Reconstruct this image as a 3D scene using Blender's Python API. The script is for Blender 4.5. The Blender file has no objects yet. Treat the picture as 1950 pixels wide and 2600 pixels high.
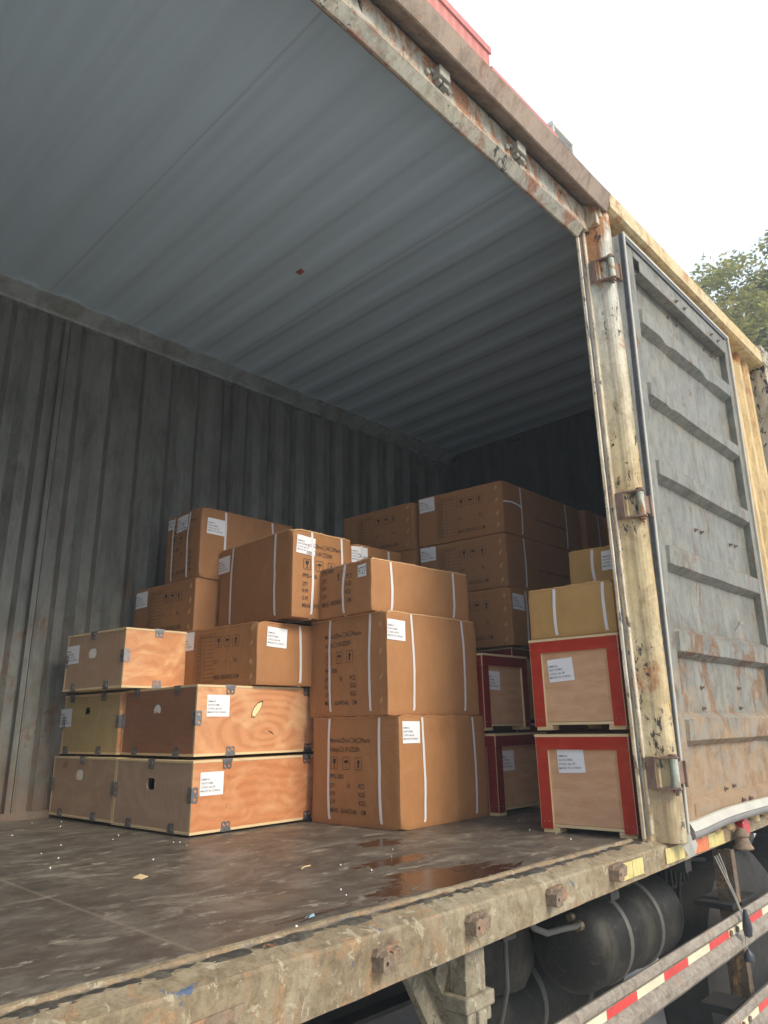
import bpy, bmesh, math, random
from mathutils import Vector, Matrix, noise as mnoise
from mathutils.geometry import tessellate_polygon
R = math.radians
random.seed(7)
S = bpy.context.scene
C = S.collection

# ------------------------------------------------------------------ camera
cam = bpy.data.cameras.new('camera'); camo = bpy.data.objects.new('camera', cam); C.objects.link(camo)
right, up, fwd = Vector((0.69677, -0.7171, -0.01641)), Vector((-0.19489, -0.21128, 0.9578)), Vector((0.69031, 0.66417, 0.28697))
camo.matrix_world = Matrix((( right.x, up.x, -fwd.x, -2.3208), (right.y, up.y, -fwd.y, -1.1231), (right.z, up.z, -fwd.z, 0.3660), (0, 0, 0, 1)))
cam.sensor_fit = 'HORIZONTAL'; cam.sensor_width = 36; cam.lens = 1809.0 / 1950 * 36
cam.clip_start = 0.02; cam.clip_end = 800
S.camera = camo
# ------------------------------------------------------------------ sky, sun, exposure
SUN_ELEV, SUN_AZ = R(35), R(176)          # azimuth: direction the light comes from, clockwise from +Y
w = bpy.data.worlds.new('World'); S.world = w; w.use_nodes = True
nt = w.node_tree; bg = nt.nodes['Background']
sky = nt.nodes.new('ShaderNodeTexSky'); sky.sky_type = 'NISHITA'; sky.sun_disc = False
sky.sun_elevation = SUN_ELEV; sky.sun_rotation = SUN_AZ; sky.air_density = 1.0; sky.dust_density = 6.0; sky.ozone_density = 0.6
# overcast: a thin bright cloud layer veils most of the blue
mx = nt.nodes.new('ShaderNodeMixRGB'); mx.inputs[0].default_value = 0.80; mx.inputs[2].default_value = (9.9, 11.0, 12.6, 1)
nt.links.new(sky.outputs[0], mx.inputs[1]); nt.links.new(mx.outputs[0], bg.inputs[0]); bg.inputs[1].default_value = 0.10
sl = bpy.data.lights.new('sun', 'SUN'); sl.energy = 2.7; sl.angle = R(20); sl.color = (1.0, 0.90, 0.74)
so = bpy.data.objects.new('sun', sl); C.objects.link(so)
sd = Vector((math.sin(SUN_AZ) * math.cos(SUN_ELEV), math.cos(SUN_AZ) * math.cos(SUN_ELEV), math.sin(SUN_ELEV)))
so.rotation_euler = sd.to_track_quat('Z', 'Y').to_euler(); so.location = (-6, -12, 12)
S.view_settings.view_transform = 'Standard'; S.view_settings.look = 'None'; S.view_settings.gamma = 1.0
S.view_settings.exposure = 0.55
S.cycles.max_bounces = 12; S.cycles.diffuse_bounces = 8; S.cycles.use_denoising = True
GZ = -1.15                                 # the yard's ground; z = 0 is the container floor

# ------------------------------------------------------------------ node helpers
class NT:
    def __init__(s, name):
        s.m = bpy.data.materials.new(name); s.m.use_nodes = True
        s.t = s.m.node_tree; s.b = s.t.nodes['Principled BSDF']
        s.tc = s.t.nodes.new('ShaderNodeTexCoord'); s.obj = s.tc.outputs['Object']
    def n(s, typ, **kw):
        k = s.t.nodes.new('ShaderNode' + typ)
        for a, v in kw.items(): setattr(k, a, v)
        return k
    def l(s, a, b):
        if isinstance(a, (int, float)): b.default_value = a
        elif isinstance(a, (tuple, list)): b.default_value = (*a, 1) if len(a) == 3 and b.type == 'RGBA' else a
        else: s.t.links.new(a, b)
    def map(s, vec, scale=(1, 1, 1), loc=(0, 0, 0), rot=(0, 0, 0)):
        k = s.n('Mapping'); s.l(vec, k.inputs[0]); k.inputs['Scale'].default_value = scale
        k.inputs['Location'].default_value = loc; k.inputs['Rotation'].default_value = rot; return k.outputs[0]
    def noise(s, scale, detail=4, rough=.55, dist=0, vec=None, st=None, loc=(0, 0, 0)):
        k = s.n('TexNoise'); v = vec or s.obj
        if st or loc != (0, 0, 0): v = s.map(v, st or (1, 1, 1), loc)
        s.l(v, k.inputs['Vector']); k.inputs['Scale'].default_value = scale; k.inputs['Detail'].default_value = detail
        k.inputs['Roughness'].default_value = rough; k.inputs['Distortion'].default_value = dist; return k.outputs['Fac']
    def ramp(s, f, stops, interp='LINEAR'):
        k = s.n('ValToRGB'); s.l(f, k.inputs[0]); e = k.color_ramp.elements; k.color_ramp.interpolation = interp
        while len(e) < len(stops): e.new(0.5)
        for i, (p, c) in enumerate(stops):
            e[i].position = p; e[i].color = (*c, 1) if isinstance(c, (tuple, list)) else (c, c, c, 1)
        return k.outputs[0]
    def mix(s, f, a, b, mode='MIX'):
        k = s.n('MixRGB', blend_type=mode); s.l(f, k.inputs[0]); s.l(a, k.inputs[1]); s.l(b, k.inputs[2]); return k.outputs[0]
    def math(s, op, a, b=0.0, clamp=False):
        k = s.n('Math', operation=op, use_clamp=clamp); s.l(a, k.inputs[0]); s.l(b, k.inputs[1]); return k.outputs[0]
    def sep(s, vec=None):
        k = s.n('SeparateXYZ'); s.l(vec or s.obj, k.inputs[0]); return k.outputs
    def bump(s, h, strength=.3, dist=.01, normal=None):
        k = s.n('Bump'); s.l(h, k.inputs['Height']); k.inputs['Strength'].default_value = strength; k.inputs['Distance'].default_value = dist
        if normal: s.l(normal, k.inputs['Normal'])
        return k.outputs[0]
    def done(s, col, rough=.6, nrm=None, metal=0, spec=None, coat=0):
        s.l(col, s.b.inputs['Base Color']); s.l(rough, s.b.inputs['Roughness']); s.l(metal, s.b.inputs['Metallic'])
        if nrm: s.l(nrm, s.b.inputs['Normal'])
        if spec is not None: s.b.inputs['Specular IOR Level'].default_value = spec
        if coat: s.b.inputs['Coat Weight'].default_value = coat
        return s.m

def m_plain(name, col, rough=.6, metal=0, var=.15, scale=8, spec=None):
    t = NT(name); f = t.noise(scale, 5, .6)
    lo = tuple(c * (1 - var) for c in col); hi = tuple(min(1, c * (1 + var)) for c in col)
    return t.done(t.ramp(f, [(.3, lo), (.7, hi)]), rough, t.bump(t.noise(scale * 12, 3), .08, .003), metal, spec)

def m_card(name, col, flute='x', seed=0):
    t = NT(name); o = (seed, seed * 2, 0)
    big = t.noise(2.2, 3, .5, loc=o); fib = t.noise(260, 3, .7); mid = t.noise(26, 5, .65, loc=o, st=(1, 1, .5))
    c = t.ramp(big, [(.3, tuple(a * .90 for a in col)), (.7, tuple(a * 1.08 for a in col))])
    c = t.mix(.22, c, t.ramp(fib, [(.25, .45), (.75, 1.0)]), 'MULTIPLY')
    c = t.mix(.35, c, t.ramp(mid, [(.3, (.80, .76, .72)), (.6, (1, 1, 1))]), 'MULTIPLY')
    sc = t.noise(5, 6, .75, 2.5, st=(1, 1, 2.5), loc=(3 + seed, 1, 2))                # pale rubbed scuffs
    c = t.mix(t.ramp(sc, [(.66, 0), (.74, .35)]), c, tuple(min(1, a * 1.5 + .06) for a in col))
    st = t.noise(40, 3, .5, st=(.06, .06, 6), loc=(seed, 0, 0))
    wv = t.n('TexWave', wave_type='BANDS', bands_direction='Z'); t.l(t.obj, wv.inputs[0]); wv.inputs['Scale'].default_value = 1
    sx = t.sep(); q = t.math('SINE', t.math('MULTIPLY', t.math('ADD', sx[0], sx[1]), 1050))
    h = t.math('ADD', t.math('MULTIPLY', q, .25), t.math('MULTIPLY', fib, .4))
    n1 = t.bump(h, .10, .0015); n2 = t.bump(t.noise(7, 4, .6, 1.0, loc=o), .45, .014, n1)
    bv = t.n('Bevel', samples=4); bv.inputs['Radius'].default_value = .006; ge = t.n('NewGeometry'); dt = t.n('VectorMath', operation='DOT_PRODUCT')
    t.l(bv.outputs[0], dt.inputs[0]); t.l(ge.outputs['Normal'], dt.inputs[1]); ew = t.math('ADD', t.math('SUBTRACT', 1.0, dt.outputs['Value'], True), t.math('MULTIPLY', t.math('SUBTRACT', mid, .5), .30))
    c = t.mix(t.ramp(ew, [(.04, 0), (.16, .55)]), c, tuple(min(1, a * 1.35 + .05) for a in col))
    sk = t.noise(3.3, 5, .7, 1.5, loc=(seed, 7, 2)); c = t.mix(t.ramp(sk, [(.58, 0), (.70, .30)]), c, tuple(a * .62 for a in col))
    return t.done(c, .62, n2, spec=.28)

def m_wood(name, c1, c2, c3, mode='band', rough=.5, axis='z', freq=1.0, blotch=.5, seed=0, knot=(.33, .085), coat=0):
    """plywood face: c1 base, c2 darker grain, c3 pale figure; mode band / rings / fine"""
    t = NT(name); x, y, z = t.sep(); o = (seed, seed * 1.7, seed * .3)
    st = (1.6, 1.6, 9) if axis == 'z' else (9, 9, 1.6)
    warp = t.noise(2.0, 4, .6, 1.0, st=(1.3, 1.3, 1.3), loc=o)
    if mode == 'rings':
        dx = t.math('SUBTRACT', x, knot[0]); dz = t.math('SUBTRACT', z, knot[1])
        r = t.math('SQRT', t.math('ADD', t.math('MULTIPLY', t.math('MULTIPLY', dx, dx), .22), t.math('MULTIPLY', dz, dz)))
        ph = t.math('ADD', t.math('MULTIPLY', r, 260 * freq), t.math('MULTIPLY', warp, 22))
    else:
        a = z if axis == 'z' else t.math('ADD', x, y)
        ph = t.math('ADD', t.math('MULTIPLY', a, 230 * freq), t.math('MULTIPLY', warp, 30 if mode == 'band' else 16))
    g = t.math('ADD', t.math('MULTIPLY', t.math('SINE', ph), .5), .5)
    fine = t.math('ADD', t.math('MULTIPLY', t.noise(60, 6, .7, .4, st=(.35, .35, 7) if axis == 'z' else (7, 7, .35), loc=o), .55), t.math('MULTIPLY', t.noise(160, 4, .7, .2, st=(.12, .12, 3) if axis == 'z' else (3, 3, .12), loc=o), .45))
    g2 = t.math('ADD', t.math('MULTIPLY', g, .15 if mode == 'band' else (.24 if mode == 'rings' else .07)), t.math('MULTIPLY', fine, .80))
    c = t.ramp(g2, [(.22, c2), (.58, c1), (.8, c1)])
    bl = t.noise(4.2, 4, .55, 2.2, st=(1, 1, 1.6), loc=(o[0] + 4, o[1], o[2]))
    c = t.mix(t.ramp(bl, [(.47, 0), (.68, blotch)]), c, c3)
    kn = 0.0 if mode == 'fine' else t.noise(7, 2, .5, 0, st=(1, 1, 1), loc=(o[0], 9, 3))
    if mode != "fine": c = t.mix(t.ramp(kn, [(.74, 0), (.78, .5)]), c, tuple(v * .45 for v in c2))
    return t.done(c, t.ramp(fine, [(.2, rough - .08), (.8, rough + .1)]), t.bump(fine, .10, .002), spec=.4, coat=coat)

def m_worn(name, cols, rust=.5, rustcol=((.22, .085, .03), (.42, .20, .08)), dirt=None, streak=.5, chip=0, chipcol=(.03, .028, .025),
           rough=.5, seed=0, dirtcol=(.28, .21, .13), scale=1.0, rustz=None, bumpy=.3, fine=1.0, edge=0.0, el=.3, ztop=None, peel=None):
    """weathered paint: two paint tones, rust blooms and runs, chipped spots, dirt rising from the bottom"""
    t = NT(name); o = (seed * 1.3, seed * .7, seed); x, y, z = t.sep()
    c = t.ramp(t.noise(1.6 * scale, 4, .6, .8, loc=o, st=(1, 1, min(1, el * 1.5))), [(.36, cols[0]), (.62, cols[1])])
    if ztop:
        k = t.n('MapRange', clamp=True); t.l(t.math('ADD', z, t.math('MULTIPLY', t.noise(2.2, 5, .65, .6, st=(1, 1, .5)), .9)), k.inputs[0]); k.inputs[1].default_value = ztop[0]; k.inputs[2].default_value = ztop[1]; c = t.mix(k.outputs[0], c, ztop[2])
    if len(cols) > 2: c = t.mix(t.ramp(t.noise(2.3 * scale, 4, .6, 1.2, loc=(o[0] + 5, 2, o[2]), st=(1, 1, .35)), [(.50, 0), (.60, .85)]), c, cols[2])
    grime = t.noise(16 * scale, 7, .7, .5, loc=o, st=(1, 1, el)); c = t.mix(.75, c, t.ramp(grime, [(.34, (.42, .38, .32)), (.56, (1, 1, 1)), (.72, (1.12, 1.1, 1.05))]), 'MULTIPLY')
    spk = t.noise(75 * scale, 6, .75, .2, loc=o); c = t.mix(.3, c, t.ramp(spk, [(.34, (.45, .42, .38)), (.52, (1, 1, 1))]), 'MULTIPLY')
    run = t.noise(34 * scale, 4, .6, .1, loc=o, st=(1, 1, .045))
    c = t.mix(t.ramp(run, [(.50, 0), (.68, streak * .8)]), c, tuple(v * .62 for v in rustcol[1]))
    rn = t.noise(5.2 * scale, 10, .72, .6, loc=(o[0] + 2, o[1] + 8, o[2]), st=(1, 1, .6)); th = .655 - .19 * rust
    if rustz:
        k = t.n('MapRange', clamp=True); t.l(z, k.inputs[0]); k.inputs[1].default_value = rustz[0]; k.inputs[2].default_value = rustz[1]
        k.inputs[3].default_value = rustz[2]; k.inputs[4].default_value = 0; rn = t.math('ADD', rn, k.outputs[0])
    if edge:
        bv = t.n('Bevel', samples=4); bv.inputs['Radius'].default_value = .012; ge = t.n('NewGeometry'); dt = t.n('VectorMath', operation='DOT_PRODUCT')
        t.l(bv.outputs[0], dt.inputs[0]); t.l(ge.outputs['Normal'], dt.inputs[1]); ew = t.math('MULTIPLY', t.math('SUBTRACT', 1.0, dt.outputs['Value'], True), edge)
        rn = t.math('ADD', rn, t.math('MINIMUM', ew, .22))
    rm = t.ramp(rn, [(th, 0), (th + .07, 1)])
    rc = t.ramp(t.noise(45 * scale, 6, .7, loc=o), [(.3, rustcol[0]), (.7, rustcol[1])])
    c = t.mix(rm, c, rc)
    if chip:
        cn = t.noise(34 * fine, 6, .72, .5, loc=(o[0] + 7, 3, 1), st=(1, 1, .5)); cn = t.math('ADD', cn, t.math('MULTIPLY', t.math('SUBTRACT', t.noise(3.1, 3, .6, loc=(o[0], 5, 9)), .55), .55));
        cn = t.math('ADD', cn, t.math('MULTIPLY', ew, .5)) if edge else cn; cm = t.ramp(cn, [(.655 - .12 * chip, 0), (.668 - .12 * chip, 1)])
        c = t.mix(cm, c, chipcol)
    if dirt:
        k = t.n('MapRange', clamp=True); t.l(z, k.inputs[0]); k.inputs[1].default_value = dirt[0]; k.inputs[2].default_value = dirt[1]
        k.inputs[3].default_value = dirt[2]; k.inputs[4].default_value = 0
        dn = t.math('ADD', t.noise(9 * scale, 6, .7, loc=o), k.outputs[0]); c = t.mix(t.ramp(dn, [(.55, 0), (.85, .9)]), c, dirtcol)
    if peel: c = t.mix(t.ramp(t.noise(11 * scale, 8, .74, .6, loc=(o[0] + 3, 6, 4), st=(1, 1, .9)), [(.57, 0), (.60, .85)]), c, peel)
    h = t.math('ADD', t.math('MULTIPLY', rn, .6), t.math('MULTIPLY', t.noise(70 * scale, 4, .7), .3))
    return t.done(c, t.ramp(rm, [(0, rough), (1, .85)]), t.bump(h, bumpy, .006), spec=.4)

# ------------------------------------------------------------------ mesh helpers
class MB:
    def __init__(s, T=None): s.v = []; s.f = []; s.mi = []; s.T = T
    def add(s, vs, fs, mi=0):
        b = len(s.v); s.v += [tuple(v) for v in vs]; s.f += [tuple(b + i for i in f) for f in fs]; s.mi += [mi] * len(fs)
    def box(s, x0, y0, z0, x1, y1, z1, mi=0):
        s.add([(x0, y0, z0), (x1, y0, z0), (x1, y1, z0), (x0, y1, z0), (x0, y0, z1), (x1, y0, z1), (x1, y1, z1), (x0, y1, z1)],
              [(0, 3, 2, 1), (4, 5, 6, 7), (0, 1, 5, 4), (1, 2, 6, 5), (2, 3, 7, 6), (3, 0, 4, 7)], mi)
    def extr(s, pts, a0, a1, axis='x', closed=True, mi=0, caps=True, seg=1):
        """2D profile swept along an axis: 'x' -> pts are (y,z); 'z' -> (x,y); 'y' -> (x,z)"""
        n = len(pts); rows = []
        P = {'x': lambda p, a: (a, p[0], p[1]), 'z': lambda p, a: (p[0], p[1], a), 'y': lambda p, a: (p[0], a, p[1])}[axis]
        vs = []
        for k in range(seg + 1): vs += [P(p, a0 + (a1 - a0) * k / seg) for p in pts]
        fs = []
        m = n if closed else n - 1
        for k in range(seg):
            for i in range(m):
                j = (i + 1) % n; fs.append((k * n + i, k * n + j, (k + 1) * n + j, (k + 1) * n + i))
        if closed and caps: fs += [tuple(range(n - 1, -1, -1)), tuple(seg * n + i for i in range(n))]
        s.add(vs, fs, mi)
    def cyl(s, p0, p1, r, n=16, r1=None, mi=0, caps=True):
        p0, p1 = Vector(p0), Vector(p1); d = (p1 - p0).normalized(); a = d.orthogonal().normalized(); b = d.cross(a); r1 = r if r1 is None else r1
        vs = [p0 + (a * math.cos(t) + b * math.sin(t)) * r for t in [2 * math.pi * i / n for i in range(n)]]
        vs += [p1 + (a * math.cos(t) + b * math.sin(t)) * r1 for t in [2 * math.pi * i / n for i in range(n)]]
        fs = [(i, (i + 1) % n, n + (i + 1) % n, n + i) for i in range(n)]
        if caps: fs += [tuple(range(n - 1, -1, -1)), tuple(range(n, 2 * n))]
        s.add(vs, fs, mi)
    def lathe(s, c, d, prof, n=28, mi=0):
        """prof: (distance along d, radius)"""
        c, d = Vector(c), Vector(d).normalized(); a = d.orthogonal().normalized(); b = d.cross(a); vs = []; fs = []
        for h, r in prof: vs += [c + d * h + (a * math.cos(2 * math.pi * i / n) + b * math.sin(2 * math.pi * i / n)) * r for i in range(n)]
        for k in range(len(prof) - 1):
            for i in range(n): j = (i + 1) % n; fs.append((k * n + i, k * n + j, (k + 1) * n + j, (k + 1) * n + i))
        fs += [tuple(range(n - 1, -1, -1)), tuple((len(prof) - 1) * n + i for i in range(n))]
        s.add(vs, fs, mi)
    def tube(s, path, r, n=8, mi=0):
        path = [Vector(p) for p in path]; vs = []; fs = []; ref = Vector((.13, .31, .94))
        for i, p in enumerate(path):
            d = (path[min(i + 1, len(path) - 1)] - path[max(i - 1, 0)]).normalized(); a = d.cross(ref).normalized(); b = d.cross(a); rr = r[i] if isinstance(r, list) else r
            vs += [p + (a * math.cos(2 * math.pi * k / n) + b * math.sin(2 * math.pi * k / n)) * rr for k in range(n)]
        for i in range(len(path) - 1):
            for k in range(n): j = (k + 1) % n; fs.append((i * n + k, i * n + j, (i + 1) * n + j, (i + 1) * n + k))
        fs += [tuple(range(n - 1, -1, -1)), tuple((len(path) - 1) * n + i for i in range(n))]
        s.add(vs, fs, mi)
    def plate(s, outer, holes, P, t0, t1, mi=0):
        """flat plate with holes; P(u, v, t) gives the point"""
        loops = [[Vector((a, b, 0)) for a, b in l] for l in [outer] + holes]; flat = [p for l in loops for p in l]; n = len(flat)
        tris = tessellate_polygon(loops)
        vs = [P(p.x, p.y, t0) for p in flat] + [P(p.x, p.y, t1) for p in flat]
        fs = [tuple(t) for t in tris] + [tuple(n + i for i in reversed(t)) for t in tris]
        k = 0
        for l in loops:
            m = len(l); fs += [(k + i, k + (i + 1) % m, n + k + (i + 1) % m, n + k + i) for i in range(m)]; k += m
        s.add(vs, fs, mi)
    def build(s, name, mat, parent=None, bevel=0, smooth=False, sub=0, jit=0, jf=8):
        vs = s.v
        me = bpy.data.meshes.new(name)
        if bevel or sub:
            bm = bmesh.new(); bv = [bm.verts.new(v) for v in vs]
            for f, m in zip(s.f, s.mi):
                try: q = bm.faces.new([bv[i] for i in f]); q.material_index = m
                except ValueError: pass
            if bevel: bmesh.ops.bevel(bm, geom=bm.edges[:], offset=bevel, segments=2 if bevel > .002 else 1, affect='EDGES', profile=.6, clamp_overlap=True)
            if sub: bmesh.ops.subdivide_edges(bm, edges=bm.edges[:], cuts=sub, use_grid_fill=True)
            bmesh.ops.recalc_face_normals(bm, faces=bm.faces[:])
            if jit:
                for v in bm.verts: v.co += mnoise.noise_vector(v.co * jf) * jit
            if s.T:
                for v in bm.verts: v.co = Vector(s.T(tuple(v.co)))
            bm.to_mesh(me); bm.free()
        else:
            if s.T: vs = [s.T(v) for v in vs]
            me.from_pydata([tuple(v) for v in vs], [], s.f); me.polygons.foreach_set('material_index', s.mi)
            bm = bmesh.new(); bm.from_mesh(me); bmesh.ops.recalc_face_normals(bm, faces=bm.faces[:])
            if jit:
                for v in bm.verts: v.co += mnoise.noise_vector(v.co * jf) * jit
            bm.to_mesh(me); bm.free()
        for m in (mat if isinstance(mat, (list, tuple)) else [mat]): me.materials.append(m)
        if smooth:
            me.polygons.foreach_set('use_smooth', [True] * len(me.polygons))
            if smooth != True: me.set_sharp_from_angle(angle=R(smooth))
        o = bpy.data.objects.new(name, me); C.objects.link(o)
        if parent: o.parent = parent
        return o

def tag(o, label=None, cat=None, group=None, kind=None):
    for k, v in (('label', label), ('category', cat), ('group', group), ('kind', kind)):
        if v: o[k] = v
    return o
def thing(name, label, cat, loc=(0, 0, 0), group=None):
    o = bpy.data.objects.new(name, None); C.objects.link(o); o.location = loc; o.empty_display_size = .1
    return tag(o, label, cat, group)

_tc = {}
def text2d(s, size, cond=1.0, bold=0.0, align='LEFT'):
    """a flat text outline as verts and faces; size is the cap height in metres"""
    key = (s, bold)
    if key not in _tc:
        cu = bpy.data.curves.new('t', 'FONT'); cu.body = s; cu.size = 1; cu.offset = bold; cu.resolution_u = 3
        ob = bpy.data.objects.new('t', cu); C.objects.link(ob)
        me = bpy.data.meshes.new_from_object(ob); _tc[key] = ([tuple(v.co)[:2] for v in me.vertices], [tuple(p.vertices) for p in me.polygons])
        bpy.data.meshes.remove(me); bpy.data.objects.remove(ob); bpy.data.curves.remove(cu)
    vs, fs = _tc[key]; k = size / .69; w_ = max((v[0] for v in vs), default=0) * k * cond
    off = {'LEFT': 0, 'CENTER': -w_ / 2, 'RIGHT': -w_}[align]
    return [(v[0] * k * cond + off, v[1] * k) for v in vs], fs, w_
def textfit(s, size, width, bold=0.0):
    vs, fs, w0 = text2d(s, size, 1, bold); c = width / w0
    return [(a * c, b) for a, b in vs], fs
def rrect(x0, y0, x1, y1, r, n=4):
    o = []
    for cx, cy, a in ((x1 - r, y0 + r, -90), (x1 - r, y1 - r, 0), (x0 + r, y1 - r, 90), (x0 + r, y0 + r, 180)):
        o += [(cx + r * math.cos(R(a + 90 * i / n)), cy + r * math.sin(R(a + 90 * i / n))) for i in range(n + 1)]
    return o
def circ(cx, cy, r, n=14, ry=None): return [(cx + r * math.cos(2 * math.pi * i / n), cy + (ry or r) * math.sin(2 * math.pi * i / n)) for i in range(n)]

# ------------------------------------------------------------------ materials
CARD = [m_card('cardboard_%d' % i, c, seed=i * 3.1) for i, c in enumerate([(.40, .190, .076), (.385, .182, .073), (.42, .205, .086), (.37, .18, .077)])]
CARD_TAN = m_card('cardboard_tan', (.50, .30, .105), seed=9)
M_TAPE = NT('packing_tape'); M_TAPE = M_TAPE.done(M_TAPE.ramp(M_TAPE.noise(20, 3), [(.3, (.31, .150, .060)), (.7, (.36, .18, .072))]), .30, M_TAPE.bump(M_TAPE.noise(30, 3, .5), .25, .004), spec=.5)
M_EDGE = m_card('cardboard_edge', (.56, .34, .16), seed=4)
M_STRAP = m_plain('white_strap', (.70, .68, .68), .38, var=.06)
M_LABEL = m_plain('label_paper', (.78, .78, .80), .55, var=.03, scale=30)
M_INK = m_plain('grey_print', (.10, .10, .12), .7, var=.1)
M_INKB = m_plain('black_carton_ink', (.045, .028, .02), .75, var=.3, scale=60)
M_INKR = m_plain('marker_ink', (.10, .02, .02), .7)
M_CLIP = m_plain('clip_steel', (.30, .30, .31), .38, .85, var=.2, scale=20)
M_PALE = m_wood('pale_ply_edge', (.74, .58, .34), (.50, .34, .17), (.80, .66, .42), mode='fine', rough=.6, freq=3, blotch=.3)
O1, O2, O3 = (.58, .245, .105), (.42, .150, .058), (.68, .39, .20)
WOOD_Y = {'B': m_wood('veneer_orange', O1, O2, O3, 'band', .34, freq=.75, blotch=.6, seed=1, coat=.15), 'C': m_wood('veneer_knotty', (.60, .285, .135), (.42, .165, .070), (.70, .43, .23), 'rings', .34, freq=.8, blotch=.75, seed=2, coat=.15),
          'E': m_wood('veneer_peach', (.62, .29, .13), (.44, .17, .068), (.74, .46, .24), 'band', .36, freq=.45, blotch=.8, seed=4, coat=.15)}
WOOD_Y['A'] = WOOD_Y['D'] = WOOD_Y['B']
WOOD_X = {'A': m_wood('ply_brown', (.47, .31, .20), (.33, .21, .13), (.52, .36, .24), 'fine', .55, axis='x', seed=5), 'B': m_wood('ply_grey_brown', (.46, .31, .205), (.33, .215, .14), (.52, .36, .25), 'fine', .55, axis='x', seed=6),
          'C': m_wood('ply_red_brown', (.33, .145, .075), (.24, .10, .05), (.37, .18, .10), 'fine', .5, seed=7), 'D': m_wood('ply_olive', (.50, .36, .16), (.37, .26, .11), (.56, .43, .22), 'fine', .5, axis='x', seed=8),
          'E': m_wood('ply_dun', (.46, .30, .195), (.33, .21, .135), (.51, .35, .235), 'fine', .55, axis='x', seed=10)}
M_FOAM = m_plain('white_foam', (.82, .80, .72), .7, var=.1, scale=25)
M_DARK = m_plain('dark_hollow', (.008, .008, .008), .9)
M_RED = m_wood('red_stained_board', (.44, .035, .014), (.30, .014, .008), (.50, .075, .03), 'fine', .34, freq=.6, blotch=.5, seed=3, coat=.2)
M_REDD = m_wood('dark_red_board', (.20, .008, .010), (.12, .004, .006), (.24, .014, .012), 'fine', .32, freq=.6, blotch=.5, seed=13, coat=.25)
M_PINK = m_wood('birch_ply', (.64, .38, .22), (.44, .235, .125), (.68, .43, .26), 'fine', .6, freq=.6, blotch=.5, seed=12)
M_KNOT = m_plain('pale_knot_filler', (.85, .68, .36), .5, var=.1)
M_KNOTD = m_plain('knot_bark', (.16, .055, .03), .6)

# ------------------------------------------------------------------ cartons and crates
class Block:
    """local frame: origin at the near bottom corner, x along the opening-side face, y along the end face, z up.
       Slight shear, bulge and crumple are one deformation of space, so prints, straps and labels follow the box."""
    def __init__(s, key, x, y, z, ye, yn, w, d, h, bulge, crumple, seed):
        s.key = key; s.o = (x, y, z); s.w, s.d, s.h = w, d, h; s.b = bulge; s.c = crumple; s.s = seed; s.dents = []
        if crumple:
            rr = random.Random(seed)
            for k in range(5):                                   # crushed corners
                c = Vector((rr.choice((0, 0, w)), rr.choice((0, 0, d)), rr.choice((h, h, 0)))); s.dents.append((c, (Vector((w / 2, d / 2, h / 2)) - c).normalized() * rr.uniform(.002, .006), rr.uniform(.014, .028)))
            for k in range(4):                                   # knocked edges and dented faces
                u = rr.uniform(.15, .85); f = rr.choice(('ex', 'ey', 'fx', 'fy'))
                c, n = {'ex': (Vector((w * u, 0, h)), Vector((0, .5, -.8))), 'ey': (Vector((0, d * u, h)), Vector((.5, 0, -.8))), 'fx': (Vector((w * u, 0, h * rr.uniform(.2, .8))), Vector((0, 1, 0))), 'fy': (Vector((0, d * u, h * rr.uniform(.2, .8))), Vector((1, 0, 0)))}[f]
                s.dents.append((c, n * rr.uniform(.0012, .003), rr.uniform(.03, .06)))
        s.e = Vector((math.cos(R(ye)), math.sin(R(ye)), 0)); s.n = Vector((-math.sin(R(yn)), math.cos(R(yn)), 0))
    def T(s, p):
        x, y, z = p; w, d, h, b = s.w, s.d, s.h, s.b
        if b:
            g = lambda t: max(0, math.sin(math.pi * min(1, max(0, t))))
            X, Y, Z = x / w, y / d, z / h
            x += (2 * X - 1) * b * g(Y) * g(Z); y += (2 * Y - 1) * b * g(X) * g(Z)
            z -= max(0, Z - .8) * 5 * b * .8 * g(X) * g(Y)
        if s.c:
            q = mnoise.noise_vector(Vector((x * 9 + s.s, y * 9, z * 9))) * s.c + mnoise.noise_vector(Vector((x * 26 + s.s, y * 26, z * 26))) * s.c * .35
            x += q.x; y += q.y; z += q.z * .7 * min(1, z / .03 if z > 0 else 0)
        if s.dents:
            q = Vector((x, y, z)); p0 = q.copy()
            for c, n, rad in s.dents: q += n * math.exp(-((p0 - c).length / rad) ** 2)
            x, y, z = q
        v = s.e * x + s.n * y
        return (v.x, v.y, z)
    def mb(s): return MB(s.T)
    def P(s, face):
        if face == 'Y': return lambda u, v, t: (u, -t, v)
        if face == 'X': return lambda u, v, t: (-t, u, v)
        return lambda u, v, t: (u, v, s.h + t)
    def text(s, m, face, body, u, v, size, width=None, cond=.7, bold=0.0, t=.0016, slant=0):
        """u,v: where the text starts (u measured in the face's own axis); reads towards the near corner on X, away from it on Y"""
        vs, fs = textfit(body, size, width, bold) if width else text2d(body, size, cond, bold)[:2]
        P = s.P(face); sg = -1 if face == 'X' else 1
        m.add([P(u + sg * a, v + b + slant * a, t) for a, b in vs], fs)

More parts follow.
